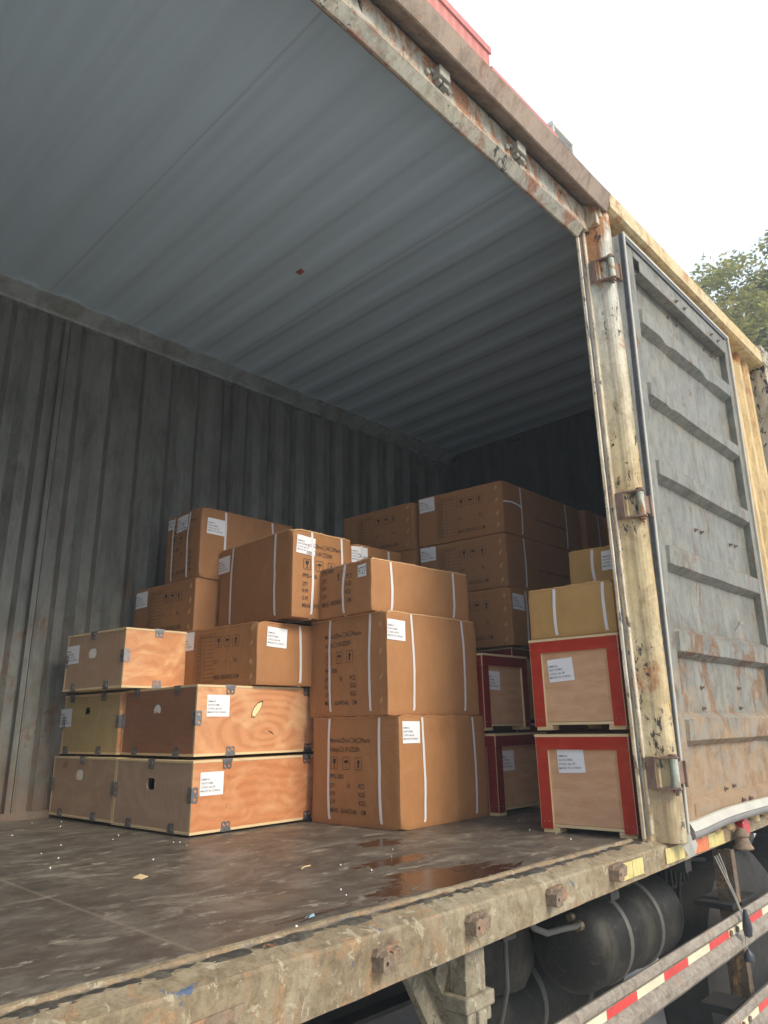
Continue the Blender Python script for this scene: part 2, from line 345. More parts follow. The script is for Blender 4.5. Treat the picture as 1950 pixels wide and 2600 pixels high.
def add_label(B, parent, face, u, v, w=.101, h=.080, lines=('SIMAG', 'XK9727MC', 'C/NO.:66-56', 'MADE IN CHINA'), tilt=0.0, base=.0014):
    """u, v: top left corner as one reads it"""
    P = B.P(face); sg = -1 if face == 'X' else 1
    def Q(a, b, t):                                     # a right, b down
        ca, sa = math.cos(tilt), math.sin(tilt); x = a * ca + b * sa; y = a * sa - b * ca
        return P(u + sg * x, v + y, t + .0005 * (1 + math.sin(a * 60)))
    m = B.mb(); n = 5
    vs = [Q(w * i / n, h * j / n, base) for j in range(n + 1) for i in range(n + 1)]; m.add(vs, [(j * (n + 1) + i, j * (n + 1) + i + 1, (j + 1) * (n + 1) + i + 1, (j + 1) * (n + 1) + i) for j in range(n) for i in range(n)])
    m.add([Q(a, b, base - .0006) for a, b in ((0, 0), (w, 0), (w, h), (0, h))], [(0, 1, 2, 3)])
    lab = m.build('shipping_label', M_LABEL, parent, smooth=True)
    m = B.mb()
    if len(lines) == 1:
        vs, fs = textfit(lines[0], h * .62, w * .88); m.add([Q(a + w * .06, h * .82 - b, base + .0005) for a, b in vs], fs)
    else:
        ws = (.36, .55, .62, .83)
        for i, s in enumerate(lines):
            if not s: continue
            vs, fs = textfit(s, h * .092, w * ws[i], .004); m.add([Q(a + w * .03, h * (.35 + .165 * i) - b, base + .0005) for a, b in vs], fs)
    m.build('label_lettering', M_INK, lab)
    return lab
def L4(no): return ('SIMAG', 'XK9727MC', 'C/NO.:66-' + no, 'MADE IN CHINA')

def add_strap(B, parent, plane, pos, bow=.004, width=.0115):
    """a strap round the box: plane 'x' shows on the opening-side face at x = pos, 'y' on the end face at y = pos"""
    off = .0016; a1 = B.d if plane == 'x' else B.w; h = B.h; pts = []
    def seg(p, q, n):
        for i in range(n): t = i / n; pts.append((p[0] + (q[0] - p[0]) * t, p[1] + (q[1] - p[1]) * t))
    e = .004
    seg((e, -off), (a1 - e, -off), 10); seg((a1 + off, e), (a1 + off, h - e), 12); seg((a1 - e, h + off), (e, h + off), 10); seg((-off, h - e), (-off, e), 14)
    m = B.mb(); n = len(pts); vs = []; th = .0009
    ph = random.uniform(-.003, .003)
    for k, (a, b) in enumerate(pts):
        sl = ph * (b / h - .5) * 2 + bow * math.sin(math.pi * b / h); ca, cb = a - a1 / 2, b - h / 2
        ox = -1 if a < 0 else (1 if a > a1 else 0); oz = -1 if b < 0 else (1 if b > h else 0)
        for s_, t_ in ((-1, 0), (1, 0), (1, 1), (-1, 1)):
            q = pos + sl + s_ * width / 2; aa, bb = a + ox * th * t_, b + oz * th * t_
            vs.append((q, aa, bb) if plane == 'x' else (aa, q, bb))
    fs = []
    for k in range(n):
        j = (k + 1) % n
        for i in range(4): l = (i + 1) % 4; fs.append((k * 4 + i, k * 4 + l, j * 4 + l, j * 4 + i))
    m.add(vs, fs); return m.build('strap', M_STRAP, parent, smooth=25)

def sym_box(m, B, face, u, v, s, kind, t=.0018):
    """outlined handling symbol s wide: glass, umbrella or arrow; (u, v) is its lower reading-left corner"""
    P = B.P(face); sg = -1 if face == 'X' else 1; hh = s * 1.18
    Q = lambda a, b, c: P(u + sg * a, v + b, t)
    def poly(pts, holes=[]):
        loops = [[Vector((a, b, 0)) for a, b in l] for l in [pts] + holes]; fl = [p for l in loops for p in l]
        m.add([Q(p.x, p.y, 0) for p in fl], [tuple(x) for x in tessellate_polygon(loops)])
    e = s * .045; poly(rrect(0, 0, s, hh, s * .14), [rrect(e, e, s - e, hh - e, s * .10)])
    c = s / 2
    if kind == 'glass':
        poly([(c - .22 * s, .98 * s), (c + .22 * s, .98 * s), (c + .20 * s, .66 * s), (c + .05 * s, .50 * s), (c + .035 * s, .27 * s), (c + .16 * s, .22 * s), (c + .16 * s, .18 * s), (c - .16 * s, .18 * s), (c - .16 * s, .22 * s), (c - .035 * s, .27 * s), (c - .05 * s, .50 * s), (c - .20 * s, .66 * s)])
    elif kind == 'umbrella':
        arc = [(c + .32 * s * math.cos(R(a)), .62 * s + .28 * s * math.sin(R(a))) for a in range(0, 181, 15)]
        poly(arc + [(c - .22 * s, .66 * s), (c - .10 * s, .60 * s), (c - .02 * s, .66 * s), (c + .02 * s, .66 * s), (c + .10 * s, .60 * s), (c + .22 * s, .66 * s)])
        poly([(c - .02 * s, .64 * s), (c + .02 * s, .64 * s), (c + .02 * s, .22 * s), (c - .03 * s, .17 * s), (c - .10 * s, .18 * s), (c - .12 * s, .25 * s), (c - .09 * s, .25 * s), (c - .07 * s, .21 * s), (c - .02 * s, .23 * s)])
    else:
        poly([(c, 1.0 * s), (c + .22 * s, .66 * s), (c + .09 * s, .66 * s), (c + .09 * s, .20 * s), (c - .09 * s, .20 * s), (c - .09 * s, .66 * s), (c - .22 * s, .66 * s)])

def check(m, B, face, u, v, s, tick):
    P = B.P(face); sg = -1 if face == 'X' else 1; e = s * .1
    loops = [[Vector((a, b, 0)) for a, b in l] for l in ([(0, 0), (s, 0), (s, s), (0, s)], [(e, e), (s - e, e), (s - e, s - e), (e, s - e)])]
    fl = [p for l in loops for p in l]; m.add([P(u + sg * p.x, v + p.y, .0018) for p in fl], [tuple(x) for x in tessellate_polygon(loops)])
    if tick: m.add([P(u + sg * a, v + b, .0019) for a, b in ((.15 * s, .12 * s), (.28 * s, .12 * s), (.9 * s, .85 * s), (.78 * s, .9 * s))], [(0, 1, 2, 3)])

def print_pfs(B, parent, face, u0, model, top=1.0, k=1.0, meas='56X47X40', short=False, wide=.195, qty='10'):
    """the black carton print; u0 = reading-left margin, k scales it"""
    m = B.mb(); sg = -1 if face == 'X' else 1; z = lambda v: v * k
    U = lambda a: u0 + sg * a
    t = lambda s, a, v, wd, sz=.0165: B.text(m, face, s, U(a), z(v), sz * k, wd, bold=.005, t=.0018)
    if not short:
        t('Material:', 0, .304, .058); check(m, B, face, U(.060), z(.303), .0185 * k, True); t('Iron', .081, .304, .026); check(m, B, face, U(.111), z(.303), .0185 * k, False); t('Al', .132, .304, .013)
        check(m, B, face, U(.150), z(.303), .0185 * k, False); t('Plastic', .171, .304, .052)
        t('Voltage:', 0, .270, .050); check(m, B, face, U(.053), z(.269), .0185 * k, False); t('110V', .074, .270, .030); check(m, B, face, U(.110), z(.269), .0185 * k, True); t('220V', .131, .270, .034)
        for i, kd in enumerate(('glass', 'umbrella', 'arrow')): sym_box(m, B, face, U(.004 + .067 * i), z(.203), .040, kd)
    t(model, 0, .168, .076, .0175)
    t('QTY:', 0, .134, .030)
    if qty: t(qty, .091, .136, .020, .017)
    t('PCS', .157, .136, .034, .017); t('N.W:', 0, .106, .032); t('KGS', .158, .107, .034, .017); t('G.W:', 0, .076, .032); t('KGS', .158, .077, .034, .017)
    t('MEAS:', 0, .044, .047); t(meas, .060, .044, .084); t('CM', .166, .044, .026, .017)
    return m.build('carton_print', M_INKB, parent)

def print_machine(B, parent, marks=True):
    """table, symbols and size line of the flat machine cartons, on the end face (width d)"""
    m = B.mb(); k = B.h / .28; P = B.P('X'); l = B.d / .54
    U = lambda a: (.54 - a) * l                                   # a = reading distance from the far edge
    def line(a0, v0, a1, v1, wd=.0014):
        if abs(a1 - a0) > abs(v1 - v0): q = [(a0, v0 - wd / 2), (a1, v0 - wd / 2), (a1, v0 + wd / 2), (a0, v0 + wd / 2)]
        else: q = [(a0 - wd / 2, v0), (a0 + wd / 2, v0), (a0 + wd / 2, v1), (a0 - wd / 2, v1)]
        m.add([P(U(a), v * k, .0017) for a, v in q], [(0, 1, 2, 3)])
    a0, am, a1, t0, t1, rows = .120, .190, .262, .028, .252, 12
    for i in range(rows + 1): line(a0, t0 + (t1 - t0) * i / rows, a1, t0 + (t1 - t0) * i / rows)
    for a, b in ((a0, t1), (a1, t1), (am, t1 - (t1 - t0) / rows)): line(a, t0, a, b)
    names = ['', '400X', 'FR770', 'DZ400', 'FS300', 'FRM9', 'PFS65', 'DZ350', 'FRB77', 'FR900', 'SF150', 'SF400']
    for i, s in enumerate(names[1:]): B.text(m, 'X', s, U(a0 + .014), (t1 - (t1 - t0) * (i + 1.8) / rows) * k, .0095 * k, .036, t=.0017)
    B.text(m, 'X', 'SPECIFICATION', U(a0 + .028), (t1 - .0155) * k, .010 * k, .088, t=.0017)
    for i, kd in enumerate(('glass', 'umbrella', 'arrow')): sym_box(m, B, 'X', U(.270 + .056 * i), .182 * k, .040, kd)
    t = lambda s, a, v, wd, sz=.0155: B.text(m, 'X', s, U(a), v * k, sz * k, wd, bold=.005, t=.0018)
    t('QTY.', .266, .108, .028); t('1', .336, .108, .007); t('PC', .395, .108, .022, .017)
    t('MEAS:', .266, .036, .040, .019); t('80X54X25.5', .314, .036, .082, .019); t('CM', .403, .036, .026, .019)
    if B.w > .6:
        vs, fs = textfit('Foot Stamping Sealing Machine', .020 * k, .34, .004); m.add([(.30 + a, -.0012, .115 * k + b) for a, b in vs], fs)
    return m.build('carton_print', M_INKB, parent)

def seam(B, parent, n=4):
    """the glued flap on the near corner of the end face with its torn staples"""
    m = B.mb(); wd = .034
    for i in range(12):
        z0, z1 = B.h * i / 12 + (.004 if i == 0 else 0), B.h * (i + 1) / 12 - (.004 if i == 11 else 0)
        m.add([(-.0024, .003, z0), (-.0024, .003, z1), (-.0024, wd, z1), (-.0024, wd, z0), (.0, wd + .001, z1), (.0, wd + .001, z0)], [(0, 1, 2, 3), (3, 2, 4, 5)])
    f = m.build('glue_flap', B.mat, parent, smooth=30)
    for i in range(n):
        m = B.mb(); zc = B.h * (.12 + .76 * i / max(1, n - 1)) + random.uniform(-.008, .008)
        for q in range(3):
            y0 = wd * .55 + random.uniform(0, .008); z0 = zc + q * .006
            m.add([(-.0028, y0, z0), (-.0052, y0 + .004, z0 + .004), (-.0028, y0 + .018, z0 - .009), (-.0034, y0 + .016, z0 - .012)], [(0, 1, 2, 3)])
        m.build('torn_staple', M_EDGE, f)

def carton(key, label, pos, ye, yn, dims, mat, group, straps=(), ystraps=(), labels=(), bulge=.004, crumple=.0020, tape=True, tapeX=False, hidden=False):
    x, y, z = pos; w, d, h = dims
    B = Block(key, x, y, z, ye, yn, w, d, h, bulge, crumple, random.uniform(0, 50)); B.mat = mat
    t = thing('cardboard_carton', label, 'carton', pos, group)
    bm = bmesh.new(); bmesh.ops.create_cube(bm, size=1)
    for v in bm.verts: v.co = ((v.co.x + .5) * w, (v.co.y + .5) * d, (v.co.z + .5) * h)
    bmesh.ops.bevel(bm, geom=bm.edges[:], offset=.0026, segments=2, affect='EDGES', profile=.5)
    for ax, L in ((0, w), (1, d), (2, h)):
        n = max(4, int(L / .022))
        for i in range(1, n):
            co = [0, 0, 0]; no = [0, 0, 0]; co[ax] = L * i / n; no[ax] = 1
            bmesh.ops.bisect_plane(bm, geom=bm.verts[:] + bm.edges[:] + bm.faces[:], plane_co=co, plane_no=no)
    for v in bm.verts:
        if v.co.z > h - .006 and (v.co.x < .01 or v.co.y < .01): v.co.z += random.uniform(-.0022, .0012)   # uneven top fold
        v.co = Vector(B.T(tuple(v.co)))
    me = bpy.data.meshes.new('carton_body'); bm.to_mesh(me); bm.free(); me.materials.append(mat)
    me.polygons.foreach_set('use_smooth', [True] * len(me.polygons)); me.set_sharp_from_angle(angle=R(50))
    o = bpy.data.objects.new('carton_body', me); C.objects.link(o); o.parent = t
    if hidden: return B, t
    # top flap edges: a thin double layer just proud of the walls
    n = 26
    for face, L in (('Y', w), ('X', d)):
        m = B.mb(); vs = []; P = B.P(face)
        for i in range(n + 1):
            u = .004 + (L - .008) * i / n; q = .0016 + random.uniform(-.0012, .0016); dz = random.uniform(-.0016, .0014)
            vs += [P(u, h - .0030 + dz * .5, -.003), P(u, h - .0030 + dz * .5, q), P(u, h + .0022 + dz, q * .8), P(u, h + .0022 + dz, -.03)]
        m.add(vs, [(i * 4 + k, i * 4 + k + 1, i * 4 + k + 5, i * 4 + k + 4) for i in range(n) for k in range(3)])
        m.build('top_flap', [M_EDGE if key in ('9727', '57', '59') else mat], t)
    if tape:
        m = B.mb(); tw = .055
        def strip(P, L, v0, v1):
            n = 4; c = L / 2; vs = [P(c - tw / 2 + tw * i / n, v0 + (v1 - v0) * j / n, .0007) for j in range(n + 1) for i in range(n + 1)]
            m.add(vs, [(j * (n + 1) + i, j * (n + 1) + i + 1, (j + 1) * (n + 1) + i + 1, (j + 1) * (n + 1) + i) for j in range(n) for i in range(n)])
        P = B.P('X' if tapeX else 'Y'); L = d if tapeX else w
        strip(P, L, h - .085, h - .004); m.build('packing_tape', M_TAPE, t, smooth=True)
        m = B.mb(); strip(P, L, .004, .085); m.build('packing_tape', M_TAPE, t, smooth=True)
    for s in straps: add_strap(B, t, 'x', s)
    for s in ystraps: add_strap(B, t, 'y', s)
    for face, u, v, lines, tilt in labels: add_label(B, t, face, u, v, lines=lines, tilt=tilt, **({'w': .052, 'h': .052} if len(lines) == 1 else {}))
    return B, t

G1 = 'cardboard cartons loaded in the container'
B, t = carton('56', 'large brown carton printed PFS-300, label 66-56, standing on the container floor', (-.294, .769, 0), 2.1, 2.1, (.56, .47, .399), CARD[0], G1,
              straps=(.135, .471), ystraps=(.370, .095), labels=[('Y', .018, .380, L4('56'), .0)], bulge=.005)
print_pfs(B, t, 'X', .364, 'PFS-300')
B, t = carton('57', 'large brown carton printed PFS-300, label 66-57, on top of the floor-standing carton', (-.306, .812, .402), -1, -1, (.56, .47, .398), CARD[2], G1,
              straps=(.141, .461), ystraps=(.331, .092), labels=[('Y', .002, .366, L4('57'), -.03)], bulge=.006, crumple=.0022, tapeX=True)
print_pfs(B, t, 'X', .364, 'PFS-300', k=1.04); seam(B, t)
B, t = carton('9727', 'low brown carton with a small 9727 sticker, on top of the middle stack', (-.333, .868, .803), -4.0, -2.5, (.58, .33, .214), CARD[2], G1,
              straps=(.107, .478), ystraps=(.162,), labels=[('X', .080, .197, ('9727',), 0)], bulge=.006, crumple=.0030, tape=False)
print_pfs(B, t, 'X', .308, 'PFS-400', k=1.12, meas='59X34X20', short=True, qty='')
m = B.mb(); m.add([B.P('X')(.205 - a, .150 + b, .0013) for a, b in ((0, .020), (.006, .030), (.016, .026), (.008, .016), (.018, .008), (.010, -.004), (.004, .002), (.010, .006), (.012, .010), (.002, .014))], [tuple(range(10))])
m.build('marker_scribble', M_INKB, t)
B, t = carton('59', 'tall brown carton labelled 66-59, sitting above the 66-44 carton', (-.465, 1.203, .805), -1.5, -1.5, (.33, .57, .381), CARD[1], G1,
              straps=(.100, .268), ystraps=(.464, .121), labels=[('Y', .020, .357, L4('59'), -.06), ('X', .588, .345, L4('59'), 0.03)], bulge=.005)
print_pfs(B, t, 'Y', .050, 'PFS-400', k=1.02, meas='59X34X40')
B, t = carton('58', 'brown carton labelled 66-58, peeping out behind the low 9727 carton', (-.122, 1.210, .805), -1.5, -1.5, (.335, .56, .372), CARD[1], G1,
              straps=(.069, .243), ystraps=(.45, .12), labels=[('Y', .004, .364, L4('58'), 0)], bulge=.004)
print_pfs(B, t, 'Y', .058, 'PFS-400', k=1.02, meas='59X34X40')
B, t = carton('60', 'brown carton labelled 66-60, topmost of the left stack by the corrugated wall', (-.56, 1.79, 1.048), -.5, -.5, (.55, .315, .345), CARD[3], G1,
              straps=(.132, .42), ystraps=(.251, .105), labels=[('Y', .034, .300, L4('60'), -.02), ('X', .222, .335, L4('60'), 0.02), ('X', .312, .337, ('9727',), 0)], bulge=.004)
print_pfs(B, t, 'X', .262, 'PFS-400', k=.95, meas='59X34X40')
B, t = carton('44', 'long flat brown carton labelled 66-44, lying on the knotty plywood crate', (-.579, 1.278, .53), -1.5, 5.9, (.80, .515, .253), CARD[1], G1,
              straps=(.215, .62), labels=[('Y', .047, .236, L4('44'), -.05), ('X', .512, .244, L4('44'), 0.03)], bulge=.003, tape=False)
print_machine(B, t); seam(B, t)
B, t = carton('43', 'flat brown carton with printed table, under the tall 66-60 carton at the left wall', (-.564, 1.80, .785), 0, 4.5, (.80, .50, .26), CARD[3], G1,
              straps=(.20, .62), labels=[('X', .494, .246, L4('43'), 0.02)], bulge=.003, tape=False)
print_machine(B, t); seam(B, t)
B, t = carton('45', 'flat brown carton labelled 66-45, lowest visible of the tall back stack', (.67, .885, .735), 0, 6, (.80, .54, .289), CARD[0], G1,
              straps=(.135, .64), labels=[('Y', .018, .262, L4('45'), -.03)], bulge=.003, tape=False)
print_machine(B, t); seam(B, t)
B, t = carton('42', 'flat brown carton with label 66-42, middle one of the tall back stack', (.675, .895, 1.03), 0, 7, (.80, .535, .279), CARD[3], G1,
              straps=(.165, .63), labels=[('X', .527, .278, L4('42'), 0)], bulge=.003, tape=False)
print_machine(B, t); seam(B, t)
B, t = carton('48', 'flat brown carton with a loose white strap end, topmost of the tall back stack', (.67, .893, 1.315), 0, 7, (.80, .535, .278), CARD[1], G1,
              straps=(.165, .63), labels=[('X', .522, .275, L4('48'), 0)], bulge=.003, tape=False)
print_machine(B, t); seam(B, t)
m = B.mb(); m.tube([(.003, -.002, .165), (.03, -.030, .160), (.07, -.05, .145), (.09, -.052, .130)], .004, 6); m.build('loose_strap_end', M_STRAP, t)
B, t = carton('17', 'shadowed flat brown carton, left of the topmost back stack carton', (.585, 1.45, 1.312), 1, 5, (.80, .53, .27), CARD[0], G1, straps=(.165, .63), bulge=.003, tape=False)
print_machine(B, t); seam(B, t)
B, t = carton('18', 'brown carton showing only as a strip, left of the 66-42 carton', (.595, 1.45, 1.038), 1, 6, (.80, .53, .27), CARD[1], G1, bulge=.003, tape=False)
B, t = carton('t2', 'sand coloured carton with two white straps, lying on the upper bright red framed crate', (.06, .04, .668), 4, 4, (.5, .34, .186), CARD_TAN, G1, ystraps=(.228, .035), bulge=.003)
B, t = carton('t1', 'small sand coloured carton against the door post, on top of the other sand coloured carton', (.25, .05, .862), 3, 3, (.34, .252, .167), CARD_TAN, G1, ystraps=(.146,), labels=[('X', .112, .150, L4('41'), 0)], bulge=.003)
# rows further in, almost lost in the dark
for i, (x, y, z, dm) in enumerate([(1.50, .86, 1.07, (.5, .54, .27)), (1.50, .87, 1.345, (.5, .54, .25))]):
    carton('d%d' % i, ['dim brown carton deep in the container, lower one behind the tall back stack', 'dim brown carton deep in the container, upper one behind the tall back stack'][i], (x, y, z), 0, 3, dm, CARD[0], G1, straps=(.15,), bulge=.003, tape=False)

# ------------------------------------------------------------------ plywood crates with spring clips
def clip_h(B, parent, face, u, top):
    """butterfly clip on the top or bottom edge of a face"""
    s = -1 if top else 1; v0 = B.h if top else 0; P0 = B.P(face); P = lambda a, b, t: P0(u + a, v0 + s * b, t + .0015)
    out = [(-.024, .0005), (.024, .0005), (.021, .008), (.0185, .012), (.0185, .029), (.015, .033), (.005, .033), (0, .029), (-.005, .033), (-.015, .033), (-.0185, .029), (-.0185, .012), (-.021, .008)]
    m = B.mb(); m.plate(out, [circ(-.0088, .0225, .0052), circ(.0088, .0225, .0052)], P, .0, .0016)
    m.plate(circ(0, .010, .0085, 10), [], P, .0016, .0034)
    q = [P(-.022, -.0022, .0016), P(.022, -.0022, .0016), P(.022, .001, .0022), P(-.022, .001, .0022), P(-.022, -.0022, -.020), P(.022, -.0022, -.020)]
    m.add(q, [(0, 1, 2, 3), (0, 1, 5, 4)])
    m.build('spring_clip', M_CLIP, parent)
def clip_v(B, parent, z, end='near'):
    """corner clip folded over the near upright edge (or on the far edge of the end face)"""
    m = B.mb(); hole = [circ(.013, z - .014, .0055), circ(.013, z + .014, .0055)]
    o = rrect(.0, z - .027, .024, z + .027, .006)
    if end == 'near':
        m.plate(o, hole, lambda a, b, t: (a, -t - .0015, b), 0, .0016); m.plate(o, hole, lambda a, b, t: (-t - .0015, a, b), 0, .0016)
        m.box(-.0045, -.0045, z - .020, .0015, .0015, z + .020)
    else: m.plate(o, hole, lambda a, b, t: (-t - .0015, B.d - a, b), 0, .0016)
    m.build('spring_clip', M_CLIP, parent)

def plycrate(key, label, pos, ye, yn, dims, hole, clips, labels=()):
    x, y, z = pos; w, d, h = dims; B = Block(key, x, y, z, ye, yn, w, d, h, 0, 0, random.uniform(0, 50)); e = .009
    t = thing('plywood_crate', label, 'crate', pos, 'plywood crates with steel clips stacked at the left')
    m = B.mb(); m.box(-.002, -.002, h - e, w + .002, d + .002, h); m.build('lid', M_PALE, t, bevel=.0008)
    m = B.mb(); m.box(-.002, -.002, 0, w + .002, d + .002, e); m.build('base_board', M_PALE, t, bevel=.0008)
    # opening-side panel: veneer on the face, pale plies on the edges
    m = B.mb(); m.box(0, 0, e, w, e, h - e, 1); m.add([(.0005, -.0006, e + .0005), (w - .0005, -.0006, e + .0005), (w - .0005, -.0006, h - e - .0005), (.0005, -.0006, h - e - .0005)], [(0, 1, 2, 3)], 0)
    front = m.build('front_panel', [WOOD_Y[key], M_PALE], t)
    m = B.mb(); (hu, hv, kind) = hole; u0, u1 = e + .0003, d - e
    hp = {'oval': rrect(hu - .029, hv - .021, hu + .029, hv + .021, .015), 'round': [(hu + .028 * math.cos(R(a)), hv + .023 * math.sin(R(a))) for a in range(-30, 211, 20)] + [(hu - .009, hv - .012), (hu, hv - .006), (hu + .009, hv - .012)]}[('oval' if kind in ('foam', 'hollow') else 'round')]
    m.plate([(u0, e), (u1, e), (u1, h - e), (u0, h - e)], [hp], lambda a, b, c: (c, a, b), .0006, e)
    m.build('end_panel', WOOD_X[key], t)
    m = B.mb(); m.box(0, d - e, e, w, d, h - e); m.build('back_panel', M_PALE, t)
    m = B.mb(); m.box(w - e, e, e, w, d - e, h - e); m.build('far_end_panel', M_PALE, t)
    # what shows through the hand hole
    m = B.mb()
    if kind in ('foam', 'blob'): m.box(.0035, hu - .045, hv - .045, e + .05, hu + .05, hv + .05); m.build('packing_foam', M_FOAM, t, bevel=.010, smooth=True)
    else:
        m.box(e + .05, hu - .09, hv - .09, e + .06, hu + .09, hv + .09); m.build('dark_lining', M_DARK, t)  # black sheet stands in for the unlit hollow
        m = B.mb(); m.box(.004, hu - .035, hv - .03, e + .03, hu - .021, hv + .03) if kind == 'hollow' else m.box(e + .006, hu - .003, hv - .03, e + .03, hu + .003, hv - .004); m.build('packing_foam', M_FOAM, t)
    ty, by, tx, bx_ = clips
    for u in ty: clip_h(B, t, 'Y', u, True)
    for u in by: clip_h(B, t, 'Y', u, False)
    for u in tx: clip_h(B, t, 'X', u, True)
    for u in bx_: clip_h(B, t, 'X', u, False)
    clip_v(B, t, h * .53); clip_v(B, t, h * .53, 'far')
    for face, u, v, lines, tilt in labels: add_label(B, t, face, u, v, lines=lines, tilt=tilt)
    return B, t, front
B, t, f = plycrate('B', 'orange plywood crate labelled 66-54 with black hand hole, on the floor', (-.857, 1.255, .008), 2.5, 3, (.69, .53, .247), (.270, .160, 'hollow'), ((.147, .545), (.151, .55), (.27,), (.405, .115)), [('Y', .032, .206, L4('54'), 0)])
m = B.mb()
for u, v in ((.156, .176), (.150, .075), (.45, .20), (.56, .13)): m.add([B.P('Y')(u + a, v + b, .0011) for a, b in ((0, 0), (.0015, .006), (.0005, .020), (-.0008, .010))], [(0, 1, 2, 3)])
m.build('bark_nick', M_KNOTD, t)
B, t, f = plycrate('C', 'orange plywood crate labelled 66-55 with swirling grain and a pale knot hole', (-.83, 1.30, .267), .3, .6, (.69, .56, .259), (.286, .172, 'blob'), ((.147, .535), (.157, .541), (.454, .139), (.442, .124)), [('Y', .044, .222, L4('55'), 0)])
m = B.mb(); P = B.P('Y')
kn = [(-.020, -.026), (-.014, -.022), (-.010, -.027), (-.002, -.018), (.014, .000), (.022, .014), (.026, .030), (.018, .029), (.004, .024), (-.010, .010), (-.020, -.006), (-.021, -.016)]
def poly(pts, cx, cy, t_, k=1): m.add([P(cx + a * k, cy + b * k, t_) for a, b in pts], [tuple(range(len(pts)))])
poly(kn, .275, .167, .0011, 1.22); m.build('knot_rim', M_KNOTD, t)
m = B.mb(); poly(kn, .275, .167, .0016); m.build('pale_knot', M_KNOT, t)
m = B.mb(); poly([(-.022, .010), (-.010, .004), (.002, .003), (.014, -.004), (.020, -.014), (.012, -.009), (.0, -.003), (-.008, .001)], .345, .082, .0012); m.build('bark_nick', M_KNOTD, t)
B, t, f = plycrate('A', 'brown plywood crate with red marker scribble, on the floor by the corrugated wall', (-.884, 1.79, .012), 2.9, 2.9, (.69, .545, .245), (.298, .172, 'foam'), ((.15, .54), (.15, .54), (.28,), (.439, .148)))
m = B.mb(); B.text(m, 'X', '9727', .452, .196, .020, .040, t=.0012, slant=.12); m.build('marker_writing', M_INKR, t)
B, t, f = plycrate('D', 'yellowish plywood crate with a dark round hand hole, left crate of the second layer', (-.85, 1.865, .267), 4, 5, (.69, .47, .255), (.270, .177, 'dark'), ((.15, .54), (.15, .54), (.405, .137), (.42, .143)), [('X', .497, .195, L4('51'), 0.02)])
B, t, f = plycrate('E', 'plywood crate with a bright peach side, topmost crate by the corrugated wall', (-.909, 1.751, .533), -1.5, 7, (.69, .45, .248), (.240, .156, 'foam'), ((.149, .54), (.153, .54), (.239,), (.363, .112)), [('X', .446, .198, L4('52'), 0.02)])

# ------------------------------------------------------------------ red framed crates
def redcrate(label, pos, yaw, dims, red, front, labels, hidden=False, group='red framed crates'):
    """plywood box with stained boards round every face, pale ply edges and feet of stacked ply blocks"""
    x, y, z = pos; w, d, h = dims; B = Block('r', x, y, z, yaw, yaw, w, d, h, 0, 0, random.uniform(0, 50)); fz = .026; bw = .046; bt = .010
    t = thing('red_framed_crate', label, 'crate', pos, group)
    m = B.mb(); m.box(bt, bt, fz + .002, w - bt, d - bt, h - .008); m.build('plywood_box', M_PINK, t, bevel=.001)
    m = B.mb(); m.box(-.003, -.003, h - .009, w + .003, d + .003, h); m.build('lid', M_PALE, t, bevel=.0008)
    def board(face, u0, v0, u1, v1, e=0):
        L = d if face == 'X' else w; m = B.mb(); P = B.P(face); c = [(u0, v0), (u1, v0), (u1, v1), (u0, v1)]
        vs = [P(a, b, -bt + .001) for a, b in c] + [P(a, b, e) for a, b in c] + [P(a, b, e + .0006) for a, b in ((u0 + .0016, v0), (u1 - .0016, v0), (u1 - .0016, v1), (u0 + .0016, v1))]
        m.add(vs, [(0, 1, 5, 4), (1, 2, 6, 5), (2, 3, 7, 6), (3, 0, 4, 7), (0, 3, 2, 1), (4, 5, 6, 7)], 1); m.add(vs[8:], [(0, 1, 2, 3)], 0)
        m.build('frame_board', [red, M_PALE], t)
    for face in ('X', 'Y'):
        L = d if face == 'X' else w; e = 0 if face == 'X' else -.0
        s0 = .0 if face == 'X' else .001
        board(face, s0, h - .009 - bw * .92, L, h - .0095, .001); board(face, s0, fz - .014, bw + s0 * 1, h - .010 - bw * .92); board(face, L - bw, fz - .014, L, h - .010 - bw * .92)
        for u in (bw * .3, bw * .7, L - bw * .3, L - bw * .7): m = B.mb(); m.cyl(B.P(face)(u, fz + .010, .0004), B.P(face)(u, fz + .010, .0022), .0024, 8); m.build('nail_head', M_CLIP, t)
    for u0, v0 in ((.004, .004), (w - .060, .004), (.004, d - .064), (w - .060, d - .064)):
        m = B.mb()
        for i in range(2): q = random.uniform(-.003, .003); m.box(u0 + q, v0 + q, i * .0085, u0 + .055 + q, v0 + .060 + q, i * .0085 + .008)
        m.build('foot_block', M_PALE, t, bevel=.0008)
    m = B.mb(); m.box(.004, .006, .0175, w - .004, d - .006, fz + .001); m.build('skid_board', M_DARK if False else M_PALE, t, bevel=.0008)
    for face, u, v, lines, tilt in labels: add_label(B, t, face, u, v, w=.099, h=.081, lines=lines, tilt=tilt, base=-.0088)
    return B, t
redcrate('bright red framed crate labelled 66-39, standing on the floor beside the door post', (.043, .036, 0), 5.7, (.5, .341, .3255), M_RED, 'X', [('X', .266, .276, L4('39'), .04)])
redcrate('bright red framed crate labelled 66-40, upper of the two beside the door post', (.046, .036, .340), 4.4, (.5, .343, .3245), M_RED, 'X', [('X', .280, .247, L4('40'), .06)])
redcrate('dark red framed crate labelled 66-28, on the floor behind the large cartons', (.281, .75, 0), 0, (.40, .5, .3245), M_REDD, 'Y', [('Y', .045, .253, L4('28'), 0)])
redcrate('dark red framed crate labelled 66-27, upper of the two behind the large cartons', (.262, .783, .338), -1, (.345, .5, .327), M_REDD, 'Y', [('Y', .039, .254, L4('27'), -.03)])
